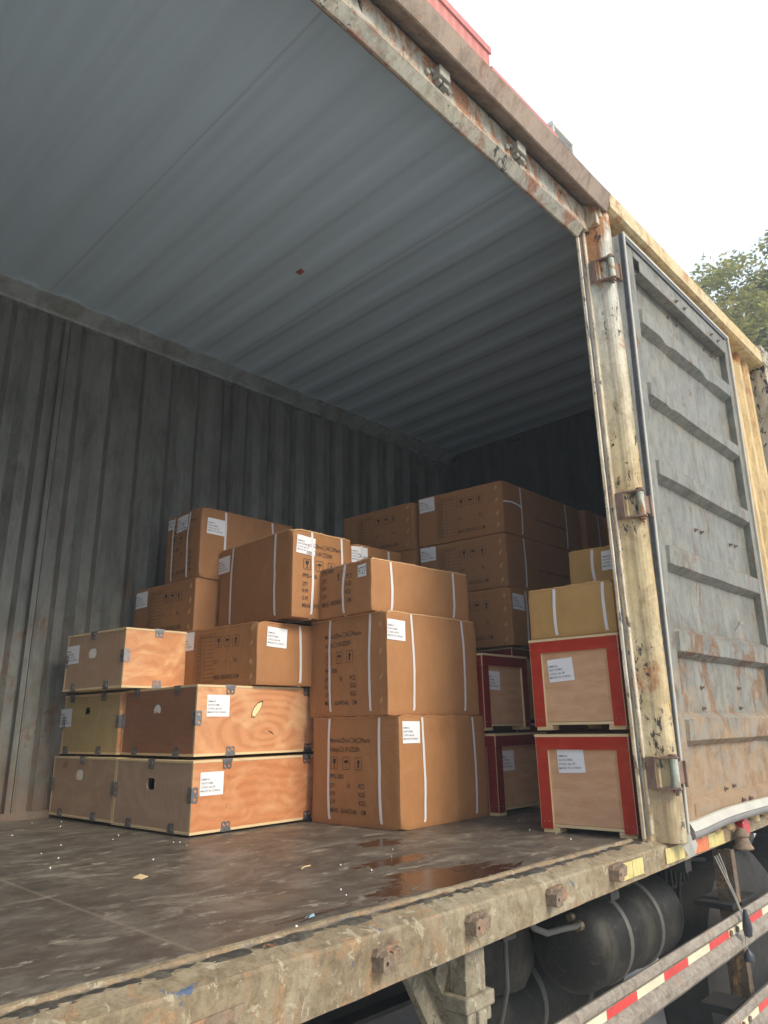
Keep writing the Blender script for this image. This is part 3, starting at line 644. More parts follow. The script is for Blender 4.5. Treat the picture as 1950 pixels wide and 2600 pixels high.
for i in range(2):
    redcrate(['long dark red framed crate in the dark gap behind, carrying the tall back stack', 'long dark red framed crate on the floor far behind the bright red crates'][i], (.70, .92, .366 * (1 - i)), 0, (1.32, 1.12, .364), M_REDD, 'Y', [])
carton('h0', 'brown carton in the dark back row, lowest one behind the 66-45 carton', (.60, 1.50, .735), 1, 3, (.80, .53, .298), CARD[0], G1, hidden=True)
carton('h1', 'brown carton in the dark back row, lowest one at the far end', (1.52, .95, .735), 0, 0, (.46, .54, .33), CARD[0], G1, hidden=True)

# ------------------------------------------------------------------ the container
def ceil_mat():
    t = NT('hazed_ceiling_paint'); a = t.noise(.7, 3, .5, .3); st = t.noise(9, 5, .6, .2, st=(3.2, .10, 1)); sp = t.noise(30, 6, .8, .4)
    c = t.ramp(a, [(.3, (.47, .60, .70)), (.7, (.52, .65, .74))]); c = t.mix(.30, c, t.ramp(st, [(.35, (.80, .78, .74)), (.60, (1, 1, 1))]), 'MULTIPLY')  # blue of the flare and haze is put into the ceiling colour
    c = t.mix(t.ramp(sp, [(.70, 0), (.74, .35)]), c, (.62, .64, .62))
    x, y, z = t.sep()
    for px in (-1.225, -.18, .865, -2.27):
        d = t.math('ABSOLUTE', t.math('SUBTRACT', x, px)); c = t.mix(t.ramp(d, [(.003, .35), (.006, 0)]), c, (.20, .22, .22))
    return t.done(c, .42, t.bump(t.noise(3, 3, .5), .12, .02))
M_CEIL = ceil_mat()
M_WALLE = m_worn('end_wall_shaded_paint', [(.030, .036, .042), (.040, .046, .050)], rust=.1, streak=.1, rough=.6, seed=25, bumpy=.1)  # darker copy of the wall paint: shade of the deep end as colour
M_WALLI = m_worn('inner_wall_paint', [(.130, .136, .122), (.14, .145, .130), (.17, .175, .158)], rust=.12, rustcol=((.10, .055, .035), (.20, .12, .08)), streak=.22, rough=.36, seed=5,
                 dirt=(0, .5, .28), dirtcol=(.15, .10, .07), rustz=(0, 1.4, .13), bumpy=.2)
M_EXT = m_worn('cream_yellow_paint', [(.50, .37, .18), (.56, .47, .29), (.44, .42, .32)], rust=.45, streak=.5, chip=.55, chipcol=(.035, .03, .03), edge=.4, rough=.5, seed=3, dirt=(-.1, .8, .22), rustz=(2.45, 2.02, .20), el=.5, ztop=(1.75, 2.45, (.56, .57, .50)))
M_EXTW = m_worn('cream_white_paint', [(.62, .57, .43), (.68, .63, .50), (.50, .52, .49)], rust=.28, streak=.25, chip=.7, chipcol=(.03, .028, .028), edge=.5, rough=.5, seed=11, dirt=(-.1, .7, .3))
M_YEL = m_worn('yellow_side_paint', [(.60, .43, .19), (.62, .50, .28)], rust=.26, streak=.35, rough=.5, seed=15, rustz=(2.5, 1.9, .16))
M_HDR = m_worn('header_paint', [(.47, .43, .33), (.42, .41, .34)], rust=.75, edge=.5, rustcol=((.20, .09, .06), (.40, .23, .15)), streak=.1, chip=.35, rough=.5, seed=8, scale=1.4)
M_GUT = m_worn('rusty_gutter', [(.34, .265, .20), (.28, .21, .165)], rust=.5, edge=.4, rustcol=((.15, .085, .055), (.30, .19, .12)), streak=.1, rough=.7, seed=9, scale=1.2)
M_DOOR = m_worn('grey_door_paint', [(.180, .186, .158), (.215, .212, .178), (.150, .155, .135)], rust=.30, rustcol=((.11, .06, .035), (.20, .125, .075)), streak=.4, rough=.45, seed=6, dirt=(0, .62, .40), dirtcol=(.30, .205, .12), rustz=(.0, 1.2, .15), scale=1.7, el=.4, edge=.35)
M_ALU = m_worn('grey_aluminium', [(.50, .50, .46), (.44, .44, .41)], rust=.0, streak=.2, rough=.35, seed=4, dirt=(0, .7, .25), dirtcol=(.24, .22, .16))
M_SEAL = m_plain('rubber_seal', (.060, .066, .075), .45, var=.35, scale=30)
M_SEALW = m_plain('pale_gasket_lip', (.42, .40, .34), .5, var=.12, scale=12)
M_SILL = m_worn('muddy_sill', [(.27, .215, .135), (.22, .175, .11), (.31, .265, .18)], rust=.5, rustcol=((.18, .10, .05), (.36, .24, .13)), streak=.3, chip=.12, chipcol=(.07, .10, .16), rough=.8, seed=20, scale=2.2, bumpy=.9, el=.9, peel=(.36, .315, .22), fine=.45, edge=.4)
M_STEEL = m_worn('brown_cast_steel', [(.27, .205, .14), (.21, .155, .11)], el=1, rust=.6, rustcol=((.20, .10, .06), (.44, .26, .15)), streak=0, rough=.8, seed=21, scale=5, bumpy=.6)

cont = thing('shipping_container', 'weathered side-opening shipping container, grey ribbed inside, rusty yellow outside', 'container')
XL, XR, W, HC = -3.7, 2.10, 2.36, 2.50
# floor boards
def floor_mat():
    t = NT('worn_floor_board'); x, y, z = t.sep()
    a = t.noise(2.6, 8, .68, 1.0, st=(1, 1.2, 1)); b = t.noise(9, 9, .74, .5, st=(.9, 1.3, 1)); s = t.noise(5, 9, .74, 1.0, st=(.8, 1.5, 1), loc=(4, 2, 0)); f = t.noise(70, 6, .75, st=(.8, 1.4, 1))
    c = t.ramp(b, [(.34, (.055, .046, .037)), (.50, (.120, .106, .086)), (.68, (.215, .195, .160))])
    c = t.mix(t.ramp(a, [(.42, 0), (.60, .6)]), c, (.080, .055, .040))
    c = t.mix(t.ramp(s, [(.55, 0), (.63, .55)]), c, (.32, .29, .225))
    c = t.mix(t.ramp(t.noise(13, 8, .78, .8, st=(.6, 1.7, 1), loc=(8, 1, 0)), [(.58, 0), (.63, .8)]), c, (.40, .36, .28))
    c = t.mix(.35, c, t.ramp(f, [(.3, .55), (.65, 1.0)]), 'MULTIPLY')
    # spilt water, darker and shiny, near the sill (x -1.0 .. -0.5, y 0 .. 0.35) and by the cartons
    def blob(cx, cy, rx, ry):
        dx = t.math('DIVIDE', t.math('SUBTRACT', x, cx), rx); dy = t.math('DIVIDE', t.math('SUBTRACT', y, cy), ry)
        return t.math('SUBTRACT', 1.0, t.math('ADD', t.math('MULTIPLY', dx, dx), t.math('MULTIPLY', dy, dy)))
    w1 = t.math('MAXIMUM', blob(-.80, .15, .33, .13), blob(-.52, .66, .12, .09)); w1 = t.math('MAXIMUM', w1, blob(-.72, .40, .20, .06))
    wet = t.math('ADD', t.math('MULTIPLY', w1, .75), t.math('MULTIPLY', t.math('SUBTRACT', t.noise(7, 6, .7, 1.2, st=(.8, 1.8, 1)), .5), 2.4)); wm = t.ramp(wet, [(.30, 0), (.38, 1)])
    c = t.mix(wm, c, (.048, .022, .014))
    # panel joints of the plywood floor
    for nm, co, pos in (('x', x, -1.555), ('x', x, -.335), ('x', x, .885)):
        d = t.math('ABSOLUTE', t.math('SUBTRACT', co, pos)); c = t.mix(t.ramp(d, [(.0025, .55), (.0045, 0)]), c, (.26, .22, .16))
    ro = t.ramp(a, [(.35, .36), (.65, .56)]); ro = t.mix(wm, ro, (.09, .09, .09)); ro = t.mix(t.ramp(s, [(.56, 0), (.66, 1)]), ro, (.55, .55, .55))
    return t.done(c, ro, t.bump(t.math('ADD', b, t.math('MULTIPLY', f, .3)), .18, .006), spec=.55)
M_FLOOR = floor_mat()
m = MB(); m.box(XL, .035, -.03, XR, W + .04, 0); m.build('floor', M_FLOOR, cont)
# back wall: trapezoid ribs
def ribprof(x0, x1, pitch, y_in, depth, a=.30, b=.22):
    pts = []; x = x0
    while x < x1:
        pts += [(x, y_in), (x + pitch * a, y_in), (x + pitch * (a + b), y_in + depth), (x + pitch * (a + b) + pitch * (1 - a - 2 * b), y_in + depth)]; x += pitch
    return pts
m = MB(); pts = ribprof(XL, XR, .176, W - .012, .034); m.extr(pts, 0, 2.46, 'z', closed=False); m.build('back_wall', M_WALLI, cont)
for xs in (-1.085, -.035, 1.05, -2.13, -3.18):
    m = MB(); m.box(xs - .012, W - .017, 0, xs + .012, W + .02, 2.44); m.box(xs + .016, W - .015, 0, xs + .022, W + .02, 2.44); m.build('wall_panel_joint', M_WALLI, cont)
m = MB(); m.extr([(W - .004, 0), (W - .030, 0), (W - .030, .012), (W - .012, .030), (W - .004, .030)], XL, XR, 'x'); m.build('floor_edge_strip', M_WALLI, cont)
m = MB(); m.extr([(W + .03, 2.435), (W - .016, 2.435), (W - .022, 2.448), (W - .095, 2.496), (W - .10, 2.515), (W + .03, 2.515)], XL, XR, 'x', seg=1); m.build('top_side_rail', m_worn('rail_paint', [(.26, .30, .30), (.30, .33, .32)], rust=.05, streak=.1, rough=.5, seed=12, scale=.5, bumpy=.08), cont)
# roof sheet: pressed cross ribs with rounded run-outs
m = MB(); nx, pitch = int((XR - XL) / .0174), .209; y0, y1 = -.03, W - .06; ys = [y0 + (y1 - y0) * j / 44 for j in range(45)]; ys = sorted(ys + [y1 - .01, y1 - .02, y1 - .03, y1 - .04, y1 - .065, y0 + .02, y0 + .04])
vs = []
for y in ys:
    for i in range(nx + 1):
        x = XL + (XR - XL) * i / nx; ph = ((x + 1.33) / pitch) % 1.0
        tri = abs(ph - .5) * 2; h = min(1, max(0, (tri - .30) / .30)); h = h * h * (3 - 2 * h)
        e = min(1, max(0, (min(y - y0, y1 - y) - .01) / .055)); e = e * e * (3 - 2 * e)
        sag = .005 * mnoise.noise(Vector((x * 1.1, y * 1.4, 0))) + .0012 * mnoise.noise(Vector((x * 6, y * 6, 3)))
        vs.append((x, y, HC + .0095 * h * e + sag * e))
n = nx + 1; m.add(vs, [(j * n + i, j * n + i + 1, (j + 1) * n + i + 1, (j + 1) * n + i) for j in range(len(ys) - 1) for i in range(nx)])
m.build('roof_sheet', M_CEIL, cont, smooth=True)
m = MB(); m.box(-.44, 1.222, 2.5015, -.405, 1.262, 2.5035); m.box(-.427, 1.238, 2.4995, -.417, 1.248, 2.5016); o = m.build('roof_patch_mark', m_plain('faded_red_mark', (.40, .10, .09), .6, var=.2), cont)
m = MB(); m.box(XL, -.05, HC + .03, XR, W + .05, HC + .045); m.build('roof_top', M_GUT, cont)
# end walls
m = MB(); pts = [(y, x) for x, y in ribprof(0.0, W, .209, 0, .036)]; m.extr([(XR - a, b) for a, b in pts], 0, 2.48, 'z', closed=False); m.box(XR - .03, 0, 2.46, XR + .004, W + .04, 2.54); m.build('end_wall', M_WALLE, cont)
m = MB(); m.extr([(XL + a, b) for a, b in pts], 0, 2.48, 'z', closed=False); m.build('far_left_end_wall', M_WALLI, cont)
m = MB(); m.box(XL - .04, -.05, -.1, XL - .004, W + .05, HC + .03); m.box(XR + .004, 0, -.1, XR + .04, W + .05, HC + .03); m.box(XL, W + .045, -.1, XR, W + .07, HC + .03); m.build('outer_shell', M_YEL, cont)
# header over the opening
m = MB(); m.extr([(.055, 2.33), (.010, 2.256), (.004, 2.247), (-.004, 2.247), (-.034, 2.281), (-.034, 2.290), (-.026, 2.290), (.03, 2.40), (.055, 2.40)], XL, .004, 'x', seg=60)
m.build('header_lip', M_HDR, cont, jit=.0035, jf=5)
m = MB(); m.extr([(-.029, 2.286), (-.029, 2.392), (.03, 2.392), (.03, 2.286)], XL, .062, 'x', seg=40); m.build('header_beam', m_worn('header_band', [(.58, .53, .41), (.50, .50, .43)], rust=.9, edge=.3, rustcol=((.24, .10, .06), (.52, .30, .16)), streak=.1, chip=.5, rough=.5, seed=18, scale=2.2), cont, jit=.0015)
m = MB(); m.extr([(-.026, 2.392), (-.018, 2.420), (.03, 2.420), (.03, 2.392)], XL, .062, 'x'); m.build('header_gap_shade', M_SEAL, cont)  # dark strip stands in for the shaded gap under the gutter
m = MB(); m.extr([(-.020, 2.416), (-.096, 2.360), (-.102, 2.362), (-.128, 2.432), (-.124, 2.440), (-.05, 2.475), (-.02, 2.475)], XL, .085, 'x', seg=50); m.build('rain_gutter', M_GUT, cont, jit=.0022, jf=4)
for xb in (-2.85, -2.35, -1.86, -1.36, -.905, -.475):
    m = MB(); m.box(xb - .026, -.062, 2.312, xb + .026, -.028, 2.352); m.box(xb - .018, -.052, 2.296, xb - .004, -.028, 2.313); m.box(xb + .004, -.052, 2.296, xb + .030, -.028, 2.313)
    m.cyl((xb - .045, -.036, 2.335), (xb + .045, -.036, 2.335), .007, 10); m.cyl((xb + .05, -.028, 2.318), (xb + .05, -.040, 2.318), .011, 10); m.cyl((xb - .055, -.028, 2.318), (xb - .055, -.040, 2.318), .011, 10)
    m.build('door_keeper', m_plain('keeper_metal', (.33, .31, .26), .6, .3) if xb == -2.85 else bpy.data.materials['keeper_metal'], cont, bevel=.002)
# right hand door post: many-stepped section
col = [(.100 + .045 * math.cos(R(a)), -.050 + .047 * math.sin(R(a))) for a in range(180, 361, 15)]
prof = [(.30, .06), (.15, .06), (.0, .0045), (.0, .002), (.002, -.003), (.011, -.003), (.013, .004), (.026, .004), (.028, -.010), (.044, -.014), (.047, -.020), (.050, -.034)] + col + [(.150, -.048), (.30, -.048)]
m = MB(); m.extr(prof, -.005, 2.40, 'z', seg=70); m.build('door_post', [M_EXT], cont, jit=.0012, jf=6)
m = MB(); m.extr([(-.0012, .003), (.001, -.0048), (.0125, -.0048), (.0125, .003)], .01, 2.25, 'z', seg=40); m.build('post_lip', M_EXTW, cont, jit=.0006)
m = MB(); m.extr([(.0135, .003), (.016, -.006), (.023, -.007), (.0265, -.002), (.0265, .003)], .02, 2.26, 'z', seg=50); m.build('post_seal', M_SEAL, cont, jit=.0012, jf=20)
m = MB(); m.extr([(.0282, -.0112), (.030, -.0155), (.043, -.0185), (.0445, -.015)], .02, 2.30, 'z', seg=50); m.build('post_fillet', M_EXTW, cont, jit=.0006)
m = MB(); m.box(.04, -.075, 2.300, .16, -.02, 2.415); m.box(.055, -.085, 2.335, .135, -.07, 2.405); m.build('post_cap', m_worn('cap_paint', [(.60, .52, .36), (.52, .50, .42)], rust=.85, rustcol=((.25, .10, .05), (.55, .27, .11)), streak=.5, rough=.6, seed=31, scale=3), cont, bevel=.004)
m = MB(); m.box(-.004, -.060, .20, 0, -.0, .21)
# top rail and corrugated side to the right of the post
m = MB(); m.extr([(-.102, 2.372), (-.118, 2.380), (-.118, 2.455), (-.098, 2.470), (-.03, 2.476), (-.03, 2.372)], .088, XR - .02, 'x', seg=60); m.build('top_rail', m_worn('rail_yellow', [(.60, .43, .18), (.58, .48, .27)], el=1.5, rust=.5, edge=.4, rustcol=((.26, .13, .06), (.50, .30, .15)), streak=.2, rough=.5, seed=16, scale=1.3), cont, jit=.001, jf=5)
m = MB(); m.extr([(x, -.058 + y) for x, y in ribprof(.31, XR - .12, .140, 0, .036, .28, .20)], -.02, 2.385, 'z', closed=False, seg=30); m.build('side_panel', M_YEL, cont, jit=.0008)
m = MB(); m.box(XR - .10, -.118, -.12, XR + .045, .05, 2.495); m.build('corner_post', m_worn('corner_paint', [(.52, .44, .28), (.45, .44, .38)], rust=.5, streak=.3, chip=.95, chipcol=(.03, .03, .03), rough=.55, seed=33), cont, bevel=.004)
m = MB(); m.box(XR - .13, -.125, 2.38, XR + .06, .06, 2.50); m.build('corner_casting', bpy.data.materials['corner_paint'], cont, bevel=.006)
# sill with its rubber strip
def sbot(x): return -.107 + .0258 * (x + 1.3)
m = MB(); n = 90; vs = []
prof = [(.04, .0006), (-.002, .003), (-.034, -.006), (-.047, -.010), (-.050, -.016), (-.050, None), (-.046, None), (.02, None), (.04, -.05)]
for i in range(n + 1):
    x = XL + (XR + .04 - XL) * i / n
    for y, z in prof: z = sbot(x) if z is None else z; vs.append((x, y, z))
k = len(prof); m.add(vs, [(i * k + a, i * k + (a + 1) % k, (i + 1) * k + (a + 1) % k, (i + 1) * k + a) for i in range(n) for a in range(k)])
m.build('sill_beam', M_SILL, cont, jit=.0016, jf=9)
m = MB(); n = 260; vs = []
for i in range(n + 1):
    x = XL + (.01 - XL) * i / n; q = mnoise.noise(Vector((x * 14, 1, 0))); q2 = mnoise.noise(Vector((x * 40, 5, 0)))
    wd = max(-.004, .004 + .012 * q + .005 * q2); hh = max(.0008, .0035 + .008 * q + .005 * q2)
    vs += [(x, .020 + .004 * q2, .0005), (x, .017, hh + .001), (x, .004 - wd * .3, hh), (x, -.002 - wd, .0012 + hh * .2), (x, -.005 - wd, -.004)]
m.add(vs, [(i * 5 + a, i * 5 + a + 1, (i + 1) * 5 + a + 1, (i + 1) * 5 + a) for i in range(n) for a in range(4)]); m.build('sill_rubber_strip', m_worn('perished_rubber', [(.040, .036, .030), (.070, .062, .050), (.12, .105, .08)], rust=.2, streak=0, el=1, rough=.8, seed=81, scale=6, bumpy=.8), cont)
m = MB(); m.extr([(.030, .0010), (.034, .007), (.042, .0085), (.050, .004), (.050, .001)], XL, -.005, 'x', seg=90); m.build('sill_weld_bead', M_SILL, cont, jit=.0022, jf=22)

# the door, folded back against the side
door = bpy.data.objects.new('side_door', None); C.objects.link(door); door.parent = cont; tag(door, 'open grey side door with pressed ribs, folded back flat against the yellow side')
def DT(p):                                            # u along x, v up, w outwards
    u, v, w_ = p; y = -.089 - .0205 * v; return (u, y - w_, v)
dm = lambda: MB(DT)
D0, D1, P0, P1, PT, PB = .120, 1.278, .206, 1.222, 2.195, .10
m = dm(); m.box(D0, .028, -.036, P0, 2.262, 0); m.build('door_stile', M_DOOR, door, bevel=.003)
m = dm(); m.box(P1, .028, -.036, D1, 2.262, 0); m.build('door_stile', M_DOOR, door, bevel=.003)
m = dm(); m.box(P0, PT, -.036, P1, 2.262, 0); m.build('door_top_rail', M_DOOR, door, bevel=.003)
m = dm(); m.box(P0, .028, -.036, P1, .060, 0); m.build('door_bottom_rail', M_DOOR, door, bevel=.003)
# pressed panel
zz = [.060]; ribs = [(.384, .301), (.684, .602), (.995, .917), (1.320, 1.256), (1.645, 1.588), (1.970, 1.901)]
prof = [(.060, -.004), (.098, -.002), (.112, -.030)]
for a, b in ribs: prof += [(b - .022, -.032), (b - .002, .004), (b + (a - b) * .82, .006), (a + .010, -.030)]
prof += [(PT, -.032)]
m = dm(); nx = 50; vs = []
pz = []
for i in range(len(prof) - 1):
    s = max(1, int((prof[i + 1][0] - prof[i][0]) / .04))
    pz += [(prof[i][0] + (prof[i + 1][0] - prof[i][0]) * k / s, prof[i][1] + (prof[i + 1][1] - prof[i][1]) * k / s) for k in range(s)]
pz.append(prof[-1])
for v, w_ in pz:
    for i in range(nx + 1):
        u = P0 + (P1 - P0) * i / nx; e = min(1, min(u - P0, P1 - u) / .02); e = max(0, e)
        d = .003 * mnoise.noise(Vector((u * 3.2, v * 3.2, 1)))
        dent = 0
        for du, dv, r, a in ((.47, 1.93, .05, .018), (.93, 1.93, .07, .020), (.42, 1.60, .03, .008), (.95, .33, .08, .014), (.75, .64, .04, .010), (.30, .95, .03, .008)):
            q = ((u - du) / r) ** 2 + ((v - dv) / .05) ** 2; dent += a * math.exp(-q)
        ww = w_ * (e if w_ > -.02 else 1) - .03 * (1 - e) * (1 if w_ > -.02 else 0)
        vs.append((u, v + .004 * mnoise.noise(Vector((u * 4, v * 2, 7))), ww + d - (dent if w_ > -.02 else 0)))
n = nx + 1; m.add(vs, [(j * n + i, j * n + i + 1, (j + 1) * n + i + 1, (j + 1) * n + i) for j in range(len(pz) - 1) for i in range(nx)]); m.build('door_panel', M_DOOR, door, smooth=28)
# hinge-side edge: aluminium strip, dark seal, pale lip
m = dm(); m.box(.1145, .022, -.040, .1195, 2.255, -.012); m.build('edge_strip', M_ALU, door, bevel=.001)
m = dm(); m.extr([(.116, .011), (.116, -.010), (.112, -.006), (.110, .002), (.1125, .009)], .03, 2.25, 'y', seg=40) if False else m.box(.1125, .024, -.011, .1195, 2.255, .006); m.build('edge_seal', M_SEAL, door, bevel=.0025)
m = dm(); m.box(.116, .018, .001, .1275, 2.262, .0105); m.build('gasket_lip', M_SEALW, door, bevel=.002)
for v in (2.19, 2.10, 2.03, 1.95, 1.72, 1.36, 1.02, .70, .40, .18, .07): m = dm(); m.cyl((.1150, v, -.026), (.1125, v, -.026), .0055, 12); m.build('rivet', M_ALU, door)
m = dm(); m.box(.126, 2.246, .001, D1, 2.260, .010); m.build('gasket_lip', M_SEALW, door, bevel=.002)
m = dm(); m.box(.126, 2.228, .001, D1 - .03, 2.243, .007); m.build('edge_seal', M_SEAL, door, bevel=.002)
m = dm(); m.box(D1 - .004, .03, .0, D1 + .008, 2.262, .010); m.build('gasket_lip', M_SEALW, door, bevel=.002)
# bottom gasket: pale flap with a grey tube, sagging at the hinge corner
m = dm(); n = 40; vs = []
def sag(u): return .048 - .018 * math.exp(-((u - .12) / .24) ** 2)
for i in range(n + 1):
    u = .128 + (D1 - .128) * i / n; s = sag(u); vs += [(u, s + .022, .002), (u, s + .020, .010), (u, s - .004, .024), (u, s - .006, .020)]
m.add(vs, [(i * 4 + a, i * 4 + (a + 1) % 4, (i + 1) * 4 + (a + 1) % 4, (i + 1) * 4 + a) for i in range(n) for a in range(4)]); m.build('bottom_gasket_flap', M_SEALW, door, smooth=30)
m = dm(); m.tube([(.124 + (D1 - .124) * i / n, sag(.124 + (D1 - .124) * i / n) - .016, .014) for i in range(n + 1)], .013, 12); m.build('bottom_gasket_tube', m_plain('grey_gasket', (.17, .16, .15), .5, var=.2), door, smooth=40)
m = dm(); m.add([(.105, .060, -.03), (.100, -.010, -.01), (.112, -.050, .005), (.122, -.040, .020), (.134, -.012, .026), (.130, .02, .014), (.118, .03, .004)], [(0, 1, 6), (1, 2, 6), (2, 3, 6), (3, 4, 6), (4, 5, 6)]); m.build('torn_gasket_corner', m_plain('torn_plastic', (.42, .41, .36), .4, var=.2), door)
# bolted lock bar under the top rail
m = dm(); m.extr([(2.122, -.028), (2.128, .012), (2.166, .016), (2.172, -.028)], 0, 1, 'x') if False else m.box(.235, 2.120, -.030, 1.185, 2.128, .016); m.box(.235, 2.126, .006, 1.185, 2.178, .012); m.build('lock_bar', M_DOOR, door, bevel=.002)
M_BOLT = m_plain('rusty_bolt', (.20, .15, .11), .6, .4, var=.4, scale=50)
for u, v in ((.587, 2.150), (.68, 2.155), (1.0, 2.155), (1.086, 2.155), (.587, 2.09), (.68, 2.09), (1.0, 2.09), (1.086, 2.09), (.459, .481), (.852, .488), (.453, .407), (.844, .410), (.596, 1.112), (.66, 1.114), (.996, 1.117), (1.057, 1.120), (.575, .122), (.659, .127), (.661, .079), (.74, .079)):
    m = dm(); b0 = .012 if v > 2.12 else (-.002 if v < .1 else -.030); m.cyl((u, v, b0), (u, v, b0 + .005), .008, 6); m.cyl((u, v, b0 + .005), (u + .002, v + .001, b0 + .013), .004, 8); m.build('door_bolt', M_BOLT, door)
m = dm(); m.cyl((.824, .715, .0), (.824, .745, .022), .006, 8); m.cyl((.824, .745, .022), (.824, .752, .024), .009, 8); m.build('door_peg', M_SEALW, door)
for v in (2.020, 1.120, .205):                          # hinge reinforcement plates showing on the inside
    m = dm(); m.plate([(.208, v - .055)] + [(.222 + .034 * math.cos(R(a)), v + .062 * math.sin(R(a))) for a in range(-80, 81, 16)] + [(.208, v + .055)], [], lambda a, b, t_: (a, b, t_ - .034), 0, .006)
    m.cyl((.232, v - .01, -.028), (.232, v - .01, -.020), .009, 8); m.tube([(.210, v + .05, -.024), (.226, v + .03, -.020), (.236, v, -.022), (.228, v - .03, -.022), (.212, v - .045, -.025)], .0022, 6)
    m.build('hinge_plate', M_DOOR, door, bevel=.001)
# hinges
for i, z in enumerate((2.085, 1.109, .205)):
    hm = [m_worn('hinge_brown', [(.22, .14, .11), (.26, .18, .13)], rust=.5, streak=0, rough=.6, seed=40, scale=4), None, None][i] or bpy.data.materials['hinge_brown']
    m = MB(); m.box(.0355, -.050, z - .051, .0395, -.020, z + .051)
    for s in (-1, 1): m.plate([(.036, -.03), (.036, -.060), (.048, -.102), (.058, -.118), (.074, -.116), (.080, -.100), (.070, -.082), (.060, -.030)], [], lambda a, b, t_: (a, b, z + s * .047 + t_), -.0035, .0035)
    hg = m.build('hinge', hm, door, bevel=.0015)
    m = MB(); m.box(.040, -.060, z - .052, .056, -.012, z + .052); m.build('hinge_leaf', M_EXT, hg, bevel=.002)
    m = MB(); m.cyl((.064, -.101, z - .043), (.064, -.101, z + .043), .0125, 18); m.build('hinge_barrel', m_worn('barrel_paint', [(.50, .52, .42), (.40, .46, .40)], rust=.55, streak=0, rough=.5, seed=41, scale=6) if i == 0 else bpy.data.materials['barrel_paint'], hg, smooth=40)
    m = MB(); m.cyl((.064, -.101, z + .051), (.064, -.101, z + .057), .014, 18); m.cyl((.064, -.101, z - .051), (.064, -.101, z - .059), .012, 6); m.cyl((.064, -.101, z - .059), (.064, -.101, z - .068), .006, 10); m.build('hinge_pin', hm, hg)
    m = MB(); m.box(.066, -.111, z - .034, .112, -.106, z + .034); m.extr([(.108, -.113), (.125, -.150), (.130, -.148), (.114, -.106)], z - .06, z + .045, 'z') if False else m.box(.108, -.120, z - .045, .116, -.108, z + .036); m.build('hinge_strap', hm, hg, bevel=.002)

# ------------------------------------------------------------------ trailer under the container
trl = thing('semi_trailer', 'muddy trailer under the container, with cleats, guard rails and reflectors', 'trailer', (0, 0, 0))
for i, (x, z) in enumerate(((-1.975, -.062), (-1.60, -.060), (-1.225, -.054), (-.945, -.047), (-.625, -.045), (-.30, -.036))):
    m = MB(); zc = z
    if i < 2: m.extr([(x - .06, zc - .018), (x + .04, zc - .012), (x + .055, zc + .010), (x - .04, zc + .006)], -.056, -.048, 'y', seg=1)
    else:
        m.plate([(x - .034, zc - .014), (x - .020, zc - .020), (x - .004, zc - .016), (x - .002, zc + .010), (x - .018, zc + .017), (x - .032, zc + .010)], [circ(x - .022, zc - .002, .0042, 8)], lambda a, b, t_: (a, -.05 - t_, b), 0, .030)
        m.plate([(x + .002, zc - .012), (x + .026, zc - .010), (x + .030, zc + .012), (x + .018, zc + .019), (x + .0, zc + .013)], [], lambda a, b, t_: (a, -.05 - t_, b), 0, .024)
        m.plate([(x - .036, zc + .008), (x + .030, zc + .013), (x + .030, zc + .022), (x - .030, zc + .020)], [], lambda a, b, t_: (a, -.05 - t_, b), 0, .014)
        m.cyl((x - .006, -.066, zc + .001), (x + .008, -.066, zc + .001), .007, 8)
    m.build('tie_down_cleat', M_STEEL, trl, bevel=.0025)
MR = {'y': m_plain('yellow_reflector', (.55, .46, .18), .35, var=.2, scale=30), 'o': m_plain('orange_reflector', (.72, .17, .06), .35, var=.2, scale=30)}
for a, b, c in ((-.275, -.200, 'y'), (-.197, -.130, 'y'), (.030, .095, 'y'), (.098, .170, 'y'), (.226, .372, 'o'), (.376, .520, 'y')):
    m = MB(); zt = -.018 + .012 * a; m.box(a, -.0545, zt - .044, b, -.0515, zt); nseg = 3
    for q in range(1, nseg): xx = a + (b - a) * q / nseg; m.box(xx - .0012, -.0552, zt - .044, xx + .0012, -.0540, zt)
    m.build('reflector', MR[c], trl, bevel=.0008)
m = MB(); m.cyl((.70, -.050, -.022), (.70, -.075, -.022), .036, 20); m.build('marker_lamp', m_plain('red_lens', (.45, .03, .03), .25), trl, bevel=.002)
m = MB(); m.lathe((.615, -.082, -.085), (0, 0, 1), [(0, .034), (.004, .036), (.020, .026), (.040, .021), (.044, .026), (.055, .024), (.070, .012)], 18); m.build('twist_lock', M_STEEL, trl, smooth=40)
M_MUD = m_worn('dusty_steel', [(.26, .23, .165), (.31, .28, .21)], el=.8, peel=(.40, .37, .29), rust=.25, rustcol=((.22, .14, .08), (.34, .24, .15)), streak=.3, chip=.2, chipcol=(.10, .09, .08), rough=.85, seed=50, scale=3, bumpy=.5)
M_BLK = m_worn('dusty_black_steel', [(.018, .018, .017), (.030, .029, .026), (.060, .056, .046)], peel=(.055, .050, .040), rust=.15, rustcol=((.04, .028, .018), (.09, .06, .04)), streak=.1, el=.6, rough=.6, seed=71, scale=2.5, dirtcol=(.10, .09, .07), bumpy=.5)
M_BLK2 = m_plain('grimy_frame_steel', (.022, .020, .018), .8, var=.5, scale=9)
